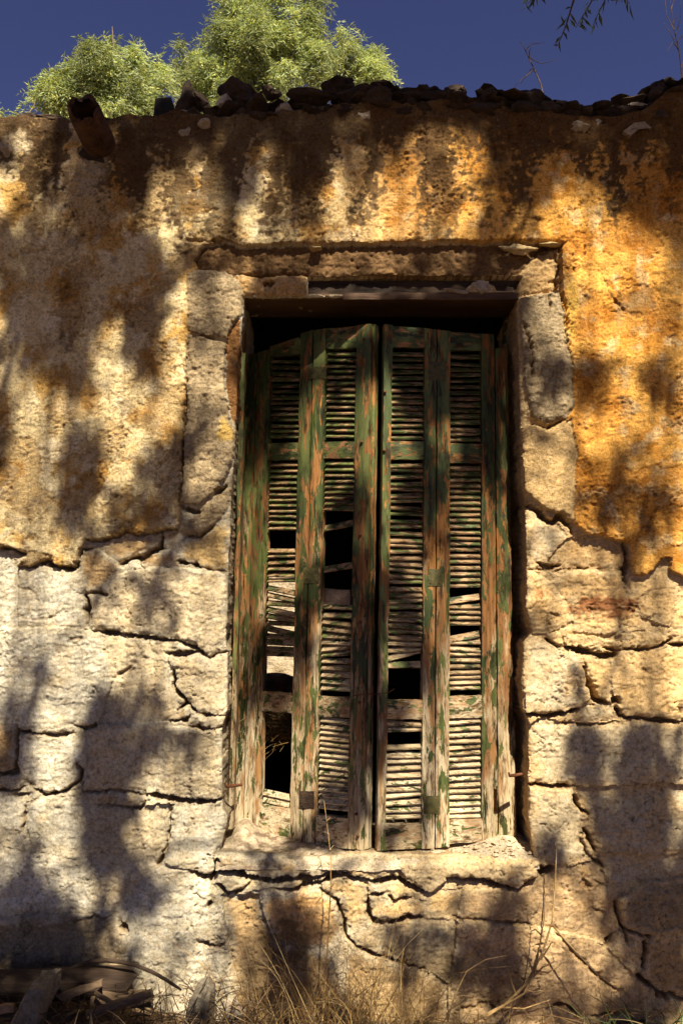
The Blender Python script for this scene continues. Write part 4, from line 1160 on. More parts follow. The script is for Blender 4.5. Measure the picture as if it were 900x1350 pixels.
LL = Leaf((307, 1090, 0.34), (490, 1117, 0.04), (327, 468, 0.34), 'louvered_shutter', 'green flaking louvered shutter with missing slats, left of the centre gap')
RL = Leaf((499, 1117, 0.04), (676, 1099, 0.14), (503, 432, 0.04), 'louvered_shutter', 'green flaking louvered shutter with nearly all its slats, right of the centre gap')

def X_at(line, y):
    (xa, ya), (xb, yb) = line
    return xa + (xb - xa) * (y - ya) / (yb - ya)

def stile(leaf, left, right, yt_l, yt_r, yb_l, yb_r, w0=-0.017, th=0.034, name='stile', mat=None):
    q = [(X_at(left, yt_l), yt_l), (X_at(right, yt_r), yt_r), (X_at(right, yb_r), yb_r), (X_at(left, yb_l), yb_l)]
    return board(leaf, name, q, w0, th, mat or M_STILE, 'v', 46, 0.0022)

def rail(leaf, left, right, yt_l, yt_r, yb_l, yb_r, w0=-0.014, th=0.028, mat=None):
    q = [(X_at(left, yt_l) - 1, yt_l), (X_at(right, yt_r) + 1, yt_r), (X_at(right, yb_r) + 1, yb_r), (X_at(left, yb_l) - 1, yb_l)]
    return board(leaf, 'rail', q, w0, th, mat or M_RAIL, 'u', 12, 0.0018)

# lines ((x at y),(x at y)) of the joints, in photo pixels
l0 = ((326, 470), (306, 1090)); l1 = ((344.5, 470), (326.5, 1090)); l2 = ((361, 470), (347.5, 1090))
l3 = ((401, 470), (388, 1090)); l4 = ((417.5, 470), (404.5, 1090)); l5 = ((433.5, 470), (421.5, 1090))
l6 = ((474.5, 460), (463.5, 1100)); l7 = ((493.5, 440), (484.5, 1100))
r0 = ((504, 440), (494.5, 1100)); r1 = ((514.5, 460), (505.5, 1100)); r2 = ((556.5, 460), (552.5, 1100)); r3 = ((572.5, 460), (569.5, 1100))
r4 = ((590, 460), (588, 1100)); r5 = ((631, 460), (631, 1100)); r6 = ((648, 460), (652, 1100)); r7 = ((664, 460), (675.5, 1100))
G = 0.8
def off(line, d): return ((line[0][0] + d, line[0][1]), (line[1][0] + d, line[1][1]))

# ---- left leaf
stile(LL, l0, off(l1, -G), 471, 468, 1089, 1091)
stile(LL, off(l1, G), l2, 467, 463, 1092, 1096)
stile(LL, l3, off(l4, -G), 443, 438, 1102, 1107)
stile(LL, off(l4, G), l5, 438, 436, 1107, 1110)
stile(LL, l6, l7, 432, 430, 1116, 1118)
rail(LL, l2, l3, 459, 446, 472, 469)
rail(LL, l5, l6, 436, 432, 462, 461)
rail(LL, l2, l3, 586, 585, 608, 607); rail(LL, l5, l6, 584, 583, 606, 606)
rail(LL, l2, l3, 911, 914, 936, 940); rail(LL, l5, l6, 917, 919, 944, 946)
rail(LL, l2, l3, 1058, 1065, 1094, 1103); rail(LL, l5, l6, 1072, 1077, 1111, 1117)
board(LL, 'astragal', [(494.5, 430), (499, 430), (489.5, 1117), (485, 1117)], -0.03, 0.03, M_STILE, 'v', 40, 0.0015)

rs = random.Random(21)
def run(leaf, la, lb, y0, y1, pitch, slope=0.0, jit=0.7, skip=(), tilt=48):
    y = y0
    while y < y1:
        if not any(a <= y <= b for a, b in skip):
            ja, jb = rs.uniform(-jit, jit), rs.uniform(-jit, jit)
            if rs.random() < .07: jb += rs.choice((-2.6, 2.6))
            slat(leaf, X_at(la, y) - 1, y - slope / 2 + ja, X_at(lb, y) + 1, y + slope / 2 + jb, tilt)
        y += pitch * 0.88 * rs.uniform(0.94, 1.06)

run(LL, l2, l3, 477, 583, 8.7, 0)
run(LL, l2, l3, 613, 766, 8.7, 0, skip=((698, 720),))
for yl, yr in ((775, 783), (784, 793), (795, 797), (803, 812), (812, 818), (821, 823), (828, 838), (838, 841), (846, 848), (855, 857), (861, 862)):
    slat(LL, X_at(l2, yl) - 1, yl, X_at(l3, yr) + 1, yr, 38)
slat(LL, X_at(l2, 1045) - 1, 1044, X_at(l3, 1052) + 1, 1053, 20)
slat(LL, X_at(l2, 1045) - 1, 1053, X_at(l3, 1060) + 1, 1062, 25)
run(LL, l5, l6, 467, 582, 8.7, 0)
run(LL, l5, l6, 611, 672, 8.6, 0)
slat(LL, X_at(l5, 697) - 1, 697, X_at(l6, 688) + 1, 688, 20)
slat(LL, X_at(l5, 752), 751, X_at(l6, 744) + 1, 744, 24)
for yl, yr in ((800, 801), (811, 812), (819, 825), (828, 833), (838, 840), (846, 848), (856, 851), (863, 860), (871, 872), (880, 881), (889, 890), (897, 900), (906, 908)):
    slat(LL, X_at(l5, yl) - 1, yl, X_at(l6, yr) + 1, yr, 42)
run(LL, l5, l6, 951, 1072, 8.6, 4.0, 0.8)
board(LL, 'repair_block', [(429, 776), (464, 778), (464, 799), (429, 797)], -0.03, 0.02, M_DRYWOOD, 'u', 8, 0.002)

# ---- right leaf
stile(RL, r0, r1, 431, 432, 1118, 1118)
stile(RL, r2, off(r3, -G), 436, 438, 1116, 1115)
stile(RL, off(r3, G), r4, 438, 440, 1115, 1113)
stile(RL, r5, off(r6, -G), 443, 444, 1107, 1104)
stile(RL, off(r6, G), r7, 462, 463, 1104, 1100)
rail(RL, r1, r2, 433, 435, 460, 461); rail(RL, r4, r5, 440, 443, 464, 465)
rail(RL, r1, r2, 583, 584, 607, 607); rail(RL, r4, r5, 586, 587, 612, 612)
rail(RL, r1, r2, 922, 922, 947, 947); rail(RL, r4, r5, 917, 916, 946, 945)
rail(RL, r1, r2, 1084, 1083, 1118, 1116); rail(RL, r4, r5, 1079, 1077, 1110, 1107)
run(RL, r1, r2, 467, 582, 8.8, 0)
run(RL, r1, r2, 613, 862, 9.2, 0, 2.4)
slat(RL, X_at(r1, 869), 869, X_at(r2, 858), 857, 22)
slat(RL, X_at(r1, 877), 877, X_at(r2, 877), 876, 40)
run(RL, r1, r2, 953, 968, 9.0, -1)
run(RL, r1, r2, 985, 1080, 10.2, -2.0, 0.6)
run(RL, r4, r5, 471, 584, 8.7, 0)
run(RL, r4, r5, 617, 778, 8.8, 0, 0.4)
slat(RL, X_at(r4, 793), 793, X_at(r5, 787), 787, 25)
run(RL, r4, r5, 799, 826, 8.8, 0)
slat(RL, X_at(r4, 845), 844, X_at(r5, 836), 836, 18)
run(RL, r4, r5, 846, 914, 8.6, -0.8, 1.0)
run(RL, r4, r5, 951, 1076, 9.4, -2.2, 1.1)

# hinges
def screw(o, p, n):
    V, Q, T = tube([p, p + n * .0016], [.0026, .0018], 6)
    MB().add(V, Q, T).build('screw', M_RUST, o)
def plate(leaf, x0, y0, x1, y1, mat, w=0.0175):
    o = board(leaf, 'hinge_plate', [(x0, y0), (x1, y0), (x1, y1), (x0, y1)], w, 0.003, mat, 'u', 4, 0.0005)
    for fx, fy in ((.2, .2), (.8, .2), (.2, .8), (.8, .8)):
        screw(o, leaf.P(x0 + (x1 - x0) * fx, y0 + (y1 - y0) * fy, w + .003), leaf.n)
plate(RL, 563, 750, 583, 773, M_PLATE); plate(RL, 558, 1049, 579, 1073, M_PLATE); plate(RL, 564, 476, 588, 502, M_PLATE)
plate(LL, 400, 748, 420, 769, M_PLATE); plate(LL, 394, 1043, 414, 1066, M_DARKWOOD); plate(LL, 406, 484, 430, 500, M_PLATE)
def knob(leaf, x, y, r=0.006):
    c = leaf.P(x, y, 0.018)
    V, Q, T = tube([c, c + leaf.n * 0.006, c + leaf.n * 0.009], [r, r * .9, r * .3], 8)
    MB().add(V, Q, T).build('nail', M_RUST, leaf.root)
for x, y in ((480, 447), (477, 583), (475, 705), (475, 820), (474, 926), (470, 1073), (472, 1102)): knob(LL, x, y)
for x, y in ((506, 594), (507, 517)): knob(RL, x, y)
V, Q, T = tube([RL.P(653, 1040, .019), RL.P(652, 1070, .019)], [.006, .006], 6)
MB().add(V, Q, T).build('hinge_pin', M_RUST, RL.root)
# wire tie across the meeting stiles
V, Q, T = tube([LL.P(466, 917, .03), LL.P(486, 915, .034), RL.P(500, 915, .034), RL.P(512, 913, .03), RL.P(520, 908, .04)], 0.0016, 5)
wire = MB().add(V, Q, T).build('tie_wire', M_RUST)
tag(wire, 'thin rusty wire tying the two shutters together at the middle', 'wire')

# ================================================================== BEHIND THE HOUSE
def build_garden_wall():
    x0, x1 = -6, 6
    xs = np.linspace(x0, x1, 300); zs = np.linspace(-0.1, 2.3, 70)
    X, Z = np.meshgrid(xs, zs)
    Y = 6.6 - 0.05 * fbm(X * 2, Z * 2, 4, 12) - 0.02 * fbm(X * 9, Z * 9, 3, 13)
    idx = np.arange(X.size).reshape(X.shape)
    Q = np.stack([idx[:-1, :-1], idx[:-1, 1:], idx[1:, 1:], idx[1:, :-1]], -1).reshape(-1, 4)
    V = np.stack([X.ravel(), Y.ravel(), Z.ravel()], 1)
    n = len(V)
    V2 = V.copy(); V2[:, 1] = 7.0
    Qt = []
    for i in range(len(xs) - 1):
        a = idx[-1, i]; b = idx[-1, i + 1]
        Qt.append((a, b, b + n, a + n))
    o = mesh_np('garden_wall', np.concatenate([V, V2]), np.concatenate([Q, np.array(Qt), Q[:, ::-1] + n]), M_PALEWALL)
    tag(o, 'sunlit pale wall glimpsed through the broken slats', 'wall')
build_garden_wall()
for (x, y, r, sd) in ((360, 915, .30, 1), (392, 908, .22, 2)):  # rocks added as a dark silhouette to shade the bright patch behind the gap
    o = rock_mesh('added_rock', at(x, y, 5.4), (r, r * .8, r * .75), 800 + sd, M_ROCK, None, 3, .4)
    tag(o, ('larger' if sd == 1 else 'smaller') + ' added rock, a dark shape behind the house in the left shutter gap', 'boulder')

# ================================================================== FOLIAGE
def leaves(P, D, L, Wd, C, seed=0):
    """diamond leaves: base points P, directions D, lengths L, widths Wd, colours C"""
    rng = np.random.default_rng(seed)
    n = len(P)
    D = D / np.linalg.norm(D, axis=1, keepdims=True)
    r = rng.normal(size=(n, 3))
    S = np.cross(D, r); S /= np.linalg.norm(S, axis=1, keepdims=True)
    Nn = np.cross(S, D)
    L = L[:, None]; Wd = Wd[:, None]
    a = P; b = P + D * L * 0.45 + S * Wd * 0.5 + Nn * L * 0.05; c = P + D * L - Nn * L * 0.08; d = P + D * L * 0.45 - S * Wd * 0.5 + Nn * L * 0.05
    V = np.stack([a, b, c, d], 1).reshape(-1, 3)
    Q = np.arange(4 * n).reshape(-1, 4)
    return V, Q, np.repeat(C, 4, 0)

def pepper_tree(name, label, lobes, Y, base, n_sprays, seed, group):
    rng = np.random.default_rng(seed)
    root = empty(name, (base[0], base[1], 0))
    tag(root, label, 'tree', group)
    cs = [at(px, py, Y) for px, py, r in lobes]
    k = (Y - CAM.y) / F
    rs_ = np.array([r * k for _, _, r in lobes])
    C = np.array([tuple(c) for c in cs])
    C[:, 1] += rng.uniform(-0.6, 0.6, len(cs)) * rs_.mean() * 1.5
    wgt = rs_ ** 2.2; wgt /= wgt.sum()
    # the crown is a cloud of separate leafy clumps with air between them
    ncl = max(30, n_sprays // 34)
    lc = rng.choice(len(lobes), ncl, p=wgt)
    uc = rng.normal(size=(ncl, 3)); uc /= np.linalg.norm(uc, axis=1, keepdims=True)
    CC0 = C[lc] + uc * (rs_[lc] * rng.uniform(0.25, 1.3, ncl) ** 0.5)[:, None]
    CR = rng.uniform(0.05, 0.17, ncl) * (0.6 + 0.4 * rs_[lc] / rs_.max())
    li = rng.choice(ncl, n_sprays, p=CR ** 2 / (CR ** 2).sum())
    u = rng.normal(size=(n_sprays, 3)); u /= np.linalg.norm(u, axis=1, keepdims=True)
    P0 = CC0[li] + u * (CR[li] * rng.uniform(0.2, 1.1, n_sprays) ** 0.5)[:, None] * np.array([1, 1, 1.25])
    u = u * 0.6 + uc[li] * 0.6
    cl = (rng.uniform(-1, 1, ncl))[li]
    m = 11
    out = u * np.array([0.7, 0.7, 0.25]) + rng.normal(size=u.shape) * 0.35
    out[:, 2] -= 0.25
    out /= np.linalg.norm(out, axis=1, keepdims=True)
    PP, DD, CC = [], [], []
    sc_ = 0.040
    tone = rng.uniform(0.7, 1.3, len(P0)) * (1 + 0.45 * cl)
    for j in range(m):
        f = (j - 2) * sc_
        p = P0 + out * f + np.array([0, 0, -1]) * (f * f * 1.3)[None, None] if False else P0 + out * f + np.array([[0, 0, -1.0]]) * f * abs(f) * 1.6
        sgn = 1 if j % 2 else -1
        side = np.cross(out, np.array([[0, 0, 1.0]])); side /= np.linalg.norm(side, axis=1, keepdims=True) + 1e-6
        d = out * 0.6 + side * sgn * 0.8 + rng.normal(size=p.shape) * 0.35; d[:, 2] -= 0.25
        PP.append(p); DD.append(d)
        base_c = np.array([0.31, 0.345, 0.16]) * tone[:, None] * rng.uniform(0.8, 1.2, (len(p), 1))
        yel = (rng.uniform(size=(len(p), 1)) < 0.25)
        CC.append(np.where(yel, base_c * np.array([1.5, 1.3, 0.9]), base_c))
    P = np.concatenate(PP); D = np.concatenate(DD); Cc = np.concatenate(CC)
    V, Q, Cv = leaves(P, D, rng.uniform(0.05, 0.17, len(P)), rng.uniform(0.014, 0.036, len(P)), Cc, seed)
    mesh_np('crown', V, Q, M_LEAF, root, False, Cv)
    mb = MB()
    top = Vector(np.average(C, axis=0, weights=wgt)); top.z -= rs_.max() * 0.4
    b0 = Vector((base[0], base[1], -0.1))
    mid = b0.lerp(top, 0.5) + Vector((0.25, 0, 0.1))
    V, Q, T = tube([b0, b0.lerp(mid, 0.5) + Vector((.08, 0, 0)), mid, mid.lerp(top, .5) + Vector((-.1, 0, 0)), top], [.19, .16, .13, .09, .05], 9)
    mb.add(V, Q, T).build('trunk', M_BARK, root)
    mb = MB()
    for c, r in zip(C, rs_):
        s = mid.lerp(top, random.uniform(0.1, 0.9)); e = Vector(c) + Vector((0, 0, r * .3))
        V, Q, T = tube([s, s.lerp(e, .4) + Vector((0, 0, -.08)), s.lerp(e, .75) + Vector((0, 0, .02)), e], [.055, .04, .025, .01], 6)
        mb.add(V, Q, T)
    mb.build('limb', M_BARK, root)

TG = 'trees behind the house'
pepper_tree('pepper_tree', 'pointed pale green treetop showing over the left end of the wall', [(152, 76, 30), (150, 52, 15), (118, 100, 28), (188, 98, 30), (88, 125, 24), (62, 140, 18), (40, 152, 14), (22, 158, 10), (214, 118, 18), (150, 135, 52), (120, 145, 40), (190, 140, 40), (150, 42, 9), (232, 128, 22), (105, 78, 10)], 13, (-3.9, 13.4), 4600, 1, TG)
pepper_tree('pepper_tree', 'tallest bushy yellow-green treetop rising above the middle of the coping', [(326, 46, 38), (385, 36, 38), (420, 40, 30), (432, 68, 20), (290, 78, 32), (252, 92, 24), (238, 74, 10), (360, 88, 50), (425, 96, 24), (345, 14, 20), (408, 8, 24), (300, 24, 14), (300, 120, 50)], 14.5, (-1.2, 15.0), 6600, 2, TG)
pepper_tree('pepper_tree', 'small rounded yellowish treetop right of the tall bushy tree', [(468, 84, 20), (490, 94, 20), (452, 100, 22), (480, 110, 24), (502, 104, 10)], 17, (0.4, 17.4), 2200, 3, TG)
pepper_tree('pepper_tree', 'tiny tuft of green treetop at the far left edge over the wall', [(10, 152, 11), (25, 160, 9), (-15, 158, 16), (-50, 150, 26)], 12, (-5.6, 12.3), 1300, 4, TG)

# ------------------------------------------------------------------ the tree in front of the wall that dapples it
SHADE = [  # centre px, half sizes px, leaf cover
 # wall head
 (250, 145, 60, 34, 2.8), (350, 134, 60, 40, 3.0), (450, 132, 60, 40, 3.2), (545, 134, 55, 38, 3.2), (640, 142, 60, 42, 3.2), (700, 165, 45, 46, 2.8), (760, 146, 50, 30, 2.6), (870, 128, 45, 42, 2.8), (820, 145, 40, 24, 2.2), (420, 112, 70, 24, 3.0, .1), (300, 116, 60, 24, 3.0, .1), (540, 118, 60, 20, 2.6, .1), (110, 165, 30, 24, 2.0, -.2), (110, 170, 32, 30, 1.6),
 (890, 205, 20, 50, 2.0), (685, 245, 34, 60, 2.0), (645, 215, 20, 34, 1.2), (500, 190, 28, 30, 1.5), (400, 210, 36, 50, 1.6), (320, 215, 34, 60, 1.5), (465, 250, 24, 40, 1.0), (215, 200, 30, 40, 1.6), (165, 240, 28, 65, 2.0), (70, 235, 16, 30, 1.0),
 (380, 300, 60, 20, .7), (640, 300, 22, 30, 1.2),
 # big left shade
 (50, 390, 60, 70, 2.0), (120, 370, 60, 80, 2.4), (190, 400, 30, 95, 2.4), (60, 470, 40, 50, 1.6), (30, 330, 40, 40, 1.6), (150, 320, 50, 40, 1.5), (100, 500, 14, 40, 1.3), (192, 500, 16, 40, 1.4), (5, 570, 12, 40, 1.4),
 (108, 610, 26, 55, 1.9), (100, 670, 30, 30, 1.4), (216, 640, 22, 50, 1.9), (180, 690, 60, 20, 1.2), (245, 700, 30, 40, 1.0),
 # jambs and lintel
 (275, 440, 28, 50, .8), (268, 570, 20, 40, .8), (290, 345, 50, 22, 1.0), (560, 345, 60, 16, 1.0), (380, 380, 40, 14, .8), (720, 510, 30, 38, 1.0), (695, 590, 14, 36, .8),
 # right plaster
 (776, 520, 24, 40, 1.5), (853, 512, 18, 22, 2.0), (820, 630, 50, 36, 1.1), (785, 680, 34, 26, 1.1), (840, 685, 20, 28, 1.1), 
 # shutters
 (640, 500, 34, 80, 2.2), (560, 520, 40, 60, 1.8), (360, 480, 34, 60, 1.2), (550, 690, 34, 70, 1.3), (455, 720, 28, 90, 1.6), (470, 850, 30, 90, 1.7), (480, 980, 24, 90, 1.7), (445, 1070, 36, 50, 1.7), (545, 860, 22, 70, 1.2),
 (380, 800, 30, 70, 1.8), (500, 480, 60, 40, 1.7), (590, 470, 70, 40, 2.0), (380, 450, 50, 40, 1.6), (640, 580, 30, 60, 1.4), (560, 600, 24, 60, 1.0), (520, 800, 20, 60, 1.2), (410, 760, 20, 70, .9), (405, 1085, 36, 26, 1.6), (350, 1110, 40, 12, 1.4), (520, 960, 18, 50, 1.0),
 # left stones
 (212, 790, 26, 40, 1.1), (150, 760, 40, 26, .7), (45, 885, 34, 34, .8), (165, 920, 34, 40, 1.3), (150, 975, 44, 60, 2.0), (140, 1080, 34, 60, 2.0), (182, 1165, 24, 28, 1.9), (10, 985, 18, 50, 1.7), (40, 1160, 24, 50, 1.5), (60, 1235, 80, 40, 1.8), (10, 1210, 30, 60, 1.6),
 (260, 985, 14, 30, .8), (120, 1265, 60, 26, 1.2), (30, 1300, 70, 40, 1.6), (60, 1320, 90, 40, 2.2, -.3), (180, 1335, 60, 22, 1.6, -.3), (20, 1345, 60, 40, 2.2, -.4), (400, 1345, 50, 20, .8, -.2), (600, 1340, 40, 20, .6, -.2),
 # right stones
 (770, 985, 34, 40, 1.5), (850, 1000, 34, 60, 1.5), (820, 1070, 60, 46, 1.3), (870, 1120, 50, 60, 1.7), (722, 1108, 18, 26, 1.7), (860, 1200, 50, 50, 2.0), (880, 1290, 40, 50, 2.0), (800, 1130, 22, 30, 1.0), (720, 735, 20, 30, .6), (760, 900, 20, 24, .7),
 (662, 1200, 20, 50, 1.6), (650, 1270, 34, 40, 1.5), (610, 1240, 30, 40, 1.2), (740, 1310, 50, 40, 1.0), (385, 1225, 36, 36, 1.8), (400, 1300, 60, 40, 1.2), (530, 1245, 36, 26, .9), (800, 1320, 40, 30, 1.4), (345, 1170, 20, 20, .6),
]
def build_shade_tree():
    rng = np.random.default_rng(77)
    base = Vector((4.0, -7.4, -0.1))
    root = empty('shade_tree', (base.x, base.y, 0))
    tag(root, 'overhanging tree whose drooping dark leaf tips enter at the top right edge', 'tree')
    top = Vector((3.7, -7.0, 11.2))
    V, Q, T = tube([base, base.lerp(top, .3) + Vector((.2, 0, 0)), base.lerp(top, .65) + Vector((-.15, .1, 0)), top], [.34, .28, .22, .13], 12)
    MB().add(V, Q, T).build('trunk', M_BARK, root)
    limbs = MB()
    PP, DD, LLn, WW = [], [], [], []
    sdir = np.array(SUN)
    ex = np.array([1.0, 0, 0])
    # main limbs reach out high above; the foliage hangs from them on long thin twigs
    mains = []
    for xe in (-3.2, -1.9, -0.9, 0.0, 0.8, 1.6, 2.6, 4.6):
        e = Vector((xe + 1.3, -5.0 + random.uniform(-.3, .3), 10.6 + random.uniform(-.2, .3)))
        pts = [top, top.lerp(e, .3) + Vector((0, 0, .5)), top.lerp(e, .65) + Vector((0, 0, .5)), e]
        V, Q, T = tube(pts, [.09, .06, .04, .02], 7, False)
        limbs.add(V, Q, T)
        mains.append(e)
    # further clumps beyond the frame so the dapple goes on along the wall
    extra = [(random.uniform(-500, -80) if random.random() < .5 else random.uniform(980, 1400), random.uniform(150, 1300), random.uniform(20, 60), random.uniform(30, 80), 1.6) for _ in range(40)]
    fl = random.Random(12)
    flecks = [(fl.uniform(0, 900), fl.uniform(170, 1300), fl.uniform(7, 16), fl.uniform(9, 26), fl.uniform(1.0, 1.9)) for _ in range(40)]
    # flecks gather round the bigger clumps
    for a_ in list(SHADE):
        for _ in range(1):
            t_ = fl.uniform(0, 6.28); flecks.append((a_[0] + math.cos(t_) * a_[2] * 1.35, a_[1] + math.sin(t_) * a_[3] * 1.3, fl.uniform(5, 13), fl.uniform(8, 22), fl.uniform(1.0, 2.0)))
    flecks = [f for f in flecks if not ((f[0] > 735 and 250 < f[1] < 610) or (f[0] < 240 and 500 < f[1] < 700) or (310 < f[0] < 690 and 560 < f[1] < 1140))]
    cents = []
    for i, sh in enumerate(SHADE + extra + flecks):
        px, py, rx, ry, dens = sh[:5]
        w = at(px, py, sh[5] if len(sh) > 5 else (0.0 if not (320 < px < 680 and 400 < py < 1110) else 0.1))
        dist = rng.uniform(4.2, 5.8)
        c = np.array(w) + sdir * dist
        k = 0.00285
        area = math.pi * rx * ry * k * k
        n = int(dens ** 2 * 2.8 * area / 0.0011) + 4
        rx *= 0.86; ry *= 0.86
        # hanging sprays gathered in a ragged clump
        ns = max(4, int(area / 0.006))
        th = rng.uniform(0, 2 * np.pi, ns)
        lobe = 1 + 0.25 * np.sin(3 * th + i) + 0.15 * np.sin(5 * th + 2 * i)
        rd = np.sqrt(rng.uniform(0, 1, ns)) * 1.02 * lobe
        sp = np.stack([np.cos(th) * rd * rx * k, np.sin(th) * rd * ry * k, rng.normal(size=ns) * 0.2], 1)
        pick = rng.integers(ns, size=n)
        q = sp[pick] + rng.normal(size=(n, 3)) * np.array([0.020, 0.042, 0.04])
        dif = rng.uniform(size=n) < 0.22
        th = rng.uniform(0, 2 * np.pi, n); rd = np.sqrt(rng.uniform(0, 1, n)) * 1.1
        q[dif, 0] = (np.cos(th) * rd * rx * k)[dif]; q[dif, 1] = (np.sin(th) * rd * ry * k)[dif]
        P = c[None] + np.outer(q[:, 0], ex) + np.outer(q[:, 1], np.array([0, 0, 1.0])) + np.outer(q[:, 2], sdir)
        D = rng.normal(size=(n, 3)) * 0.5; D[:, 2] -= 1.0
        PP.append(P); DD.append(D); LLn.append(rng.uniform(.05, .10, n)); WW.append(rng.uniform(.014, .026, n))
        cv = Vector(c) - Vector((0, 0, ry * k * .4))
        if i < len(SHADE):
            near = sorted(cents, key=lambda q_: (q_ - Vector(c)).length)[:1]
            for q_ in near:
                if (q_ - Vector(c)).length < 1.4:
                    m_ = (q_ + Vector(c)) * .5 + Vector(rng.normal(size=3) * .06)
                    V, Q, T = tube([q_, m_, Vector(c)], [.011, .009, .006], 5, False)
                    limbs.add(V, Q, T)
            cents.append(Vector(c))
        if i >= len(SHADE) + len(extra):
            q_ = min(cents, key=lambda q_: (q_ - Vector(c)).length)
            V, Q, T = tube([q_, (q_ + cv) * .5, cv], [.005, .004, .002], 4, False)
            limbs.add(V, Q, T)
            continue
        e = min(mains, key=lambda q: abs(q.x - cv.x) + random.uniform(0, .3))
        V, Q, T = tube([e, e.lerp(cv, .35) + Vector((0, 0, .3)), Vector((cv.x, cv.y, e.z)).lerp(cv, .6), cv], [.006, .004, .003, .0015], 4, False)
        limbs.add(V, Q, T)
    # unseen crown added over the yard: shades the ground, dims fill on the wall
    for i in range(95):
        g = np.array([rng.uniform(-5, 5), rng.uniform(-7.5, -0.75), 0.0])
        c = g + sdir * rng.uniform(6.0, 8.0)
        n = 520
        q = rng.normal(size=(n, 3)) * np.array([.42, .42, .25])
        D = rng.normal(size=(n, 3)) * 0.6; D[:, 2] -= 0.8
        PP.append(c[None] + q); DD.append(D); LLn.append(rng.uniform(.14, .26, n)); WW.append(rng.uniform(.04, .07, n))
        cv = Vector(c); e = min(mains, key=lambda q_: abs(q_.x - cv.x))
        V, Q, T = tube([e, e.lerp(cv, .5) + Vector((0, 0, .4)), cv], [.014, .010, .005], 4, False)
        limbs.add(V, Q, T)
    # drooping tips that show along the top of the picture
    def tips(px, py, Y, n, ln, leafy, sp=0.06):
        p0 = np.array(at(px, py, Y))
        for j in range(n):
            q = p0 + rng.normal(size=3) * sp * np.array([1, .6, 1])
            e = q + np.array([rng.normal() * .08, rng.normal() * .05, -ln * rng.uniform(.6, 1.1)])
            V, Q, T = tube([tuple(q), tuple((q + e) / 2 + rng.normal(size=3) * .012), tuple(e)], [.003, .002, .001], 4, False)
            limbs.add(V, Q, T)
            for f in np.linspace(.2, 1, leafy):
                PP.append((q + (e - q) * f)[None]); d = rng.normal(size=(1, 3)) * .5; d[:, 2] -= .7
                DD.append(d); LLn.append(np.array([rng.uniform(.025, .05)])); WW.append(np.array([rng.uniform(.006, .010)]))
    tips(758, -34, -0.9, 3, .10, 9, .03)
    tips(800, -40, -0.9, 3, .14, 12, .03)
    hang = at(795, -60, -0.9)
    src = mains[5]
    V, Q, T = tube([src, src.lerp(hang, .4) + Vector((0, 0, .5)), src.lerp(hang, .8) + Vector((0, 0, .3)), hang + Vector((0, 0, .15)), hang], [.012, .010, .008, .005, .003], 6, False)
    limbs.add(V, Q, T)
    limbs.build('limb', M_BARK, root)
    P = np.concatenate(PP); D = np.concatenate(DD); L = np.concatenate(LLn); Wd = np.concatenate(WW)
    Cc = np.array([0.06, 0.08, 0.025]) * rng.uniform(.7, 1.3, (len(P), 1))
    V, Q, Cv = leaves(P, D, L, Wd, Cc, 5)
    mesh_np('crown', V, Q, mat_leaf('shade_foliage', 0.06), root, False, Cv)
build_shade_tree()

# ------------------------------------------------------------------ bare twigs on the wall head
def twig_plant(name, label, cat, strokes, Y, r0, mat, cols=None, base=None):
    """strokes: polylines in photo pixels standing at depth Y"""
    mb = MB()
    pts0 = at(*strokes[0][0], Y)
    root_loc = base if base else tuple(pts0)
    for si, stx in enumerate(strokes):
        rk = random.Random(si * 13 + 5)
        dy = rk.uniform(-.04, .04)
        pts = []
        n = len(stx)
        for i, (x, y) in enumerate(stx):
            pts.append(at(x, y, Y + dy * (i / max(1, n - 1))))
        # smooth by subdivision
        sm = []
        for i in range(n - 1):
            for t in (0, .5): sm.append(pts[i].lerp(pts[i + 1], t))
        sm.append(pts[-1])
        rr = [r0 * (1 if si == 0 else .7) * (1 - .75 * i / (len(sm) - 1)) for i in range(len(sm))]
        V, Q, T = tube(sm, rr, 5)
        mb.add(V, Q, T)
    o = mb.build(name, mat)
    tag(o, label, cat)
    return o

M_TWIG = mat_simple('dark_twig', (0.05, 0.03, 0.018), (0.12, 0.075, 0.04), 30, 0.9, 90, 0.4, 0.002)
M_GOLD = mat_simple('dry_stem', (0.30, 0.17, 0.06), (0.52, 0.33, 0.13), 30, 0.8, 90, 0.4, 0.002)
twig_plant('dry_sapling', 'thin bare dry sapling standing on the wall head against the sky', 'plant',
    [[(717, 132), (712, 110), (704, 92), (696, 75), (688, 58), (684, 55)], [(704, 92), (690, 102), (678, 114)], [(696, 75), (712, 84), (735, 78)], [(692, 66), (700, 58), (718, 56)], [(698, 82), (697, 68), (700, 62)], [(706, 95), (700, 90), (686, 110)], [(674, 130), (672, 118)]], 0.15, 0.0035, M_TWIG)
twig_plant('bare_branches', 'fine bare branches rising at the top right edge against the sky', 'plant',
    [[(897, 128), (898, 100), (895, 70), (888, 40), (884, 10), (880, -20)], [(895, 70), (884, 45), (874, 30)], [(890, 45), (896, 25), (897, 0)], [(888, 40), (878, 20), (876, 0)], [(895, 66), (886, 56), (876, 72)], [(897, 90), (905, 60), (912, 20)], [(892, 55), (900, 46), (908, 38)], [(884, 12), (890, -8)], [(886, 30), (894, 18)]], 0.12, 0.003, M_TWIG)
for i, (s, lab) in enumerate((([[(30, 160), (45, 140), (48, 128)], [(35, 155), (20, 148)], [(38, 152), (52, 146)]], 'dry forked weed on the wall head at far left'),
                              ([[(150, 160), (145, 148), (133, 138), (128, 132)], [(146, 150), (140, 146)]], 'pair of thin dry stalks right of the clay spout'),)):
    twig_plant('dry_stalk', lab, 'plant', s, 0.08, 0.0018, M_GOLD)

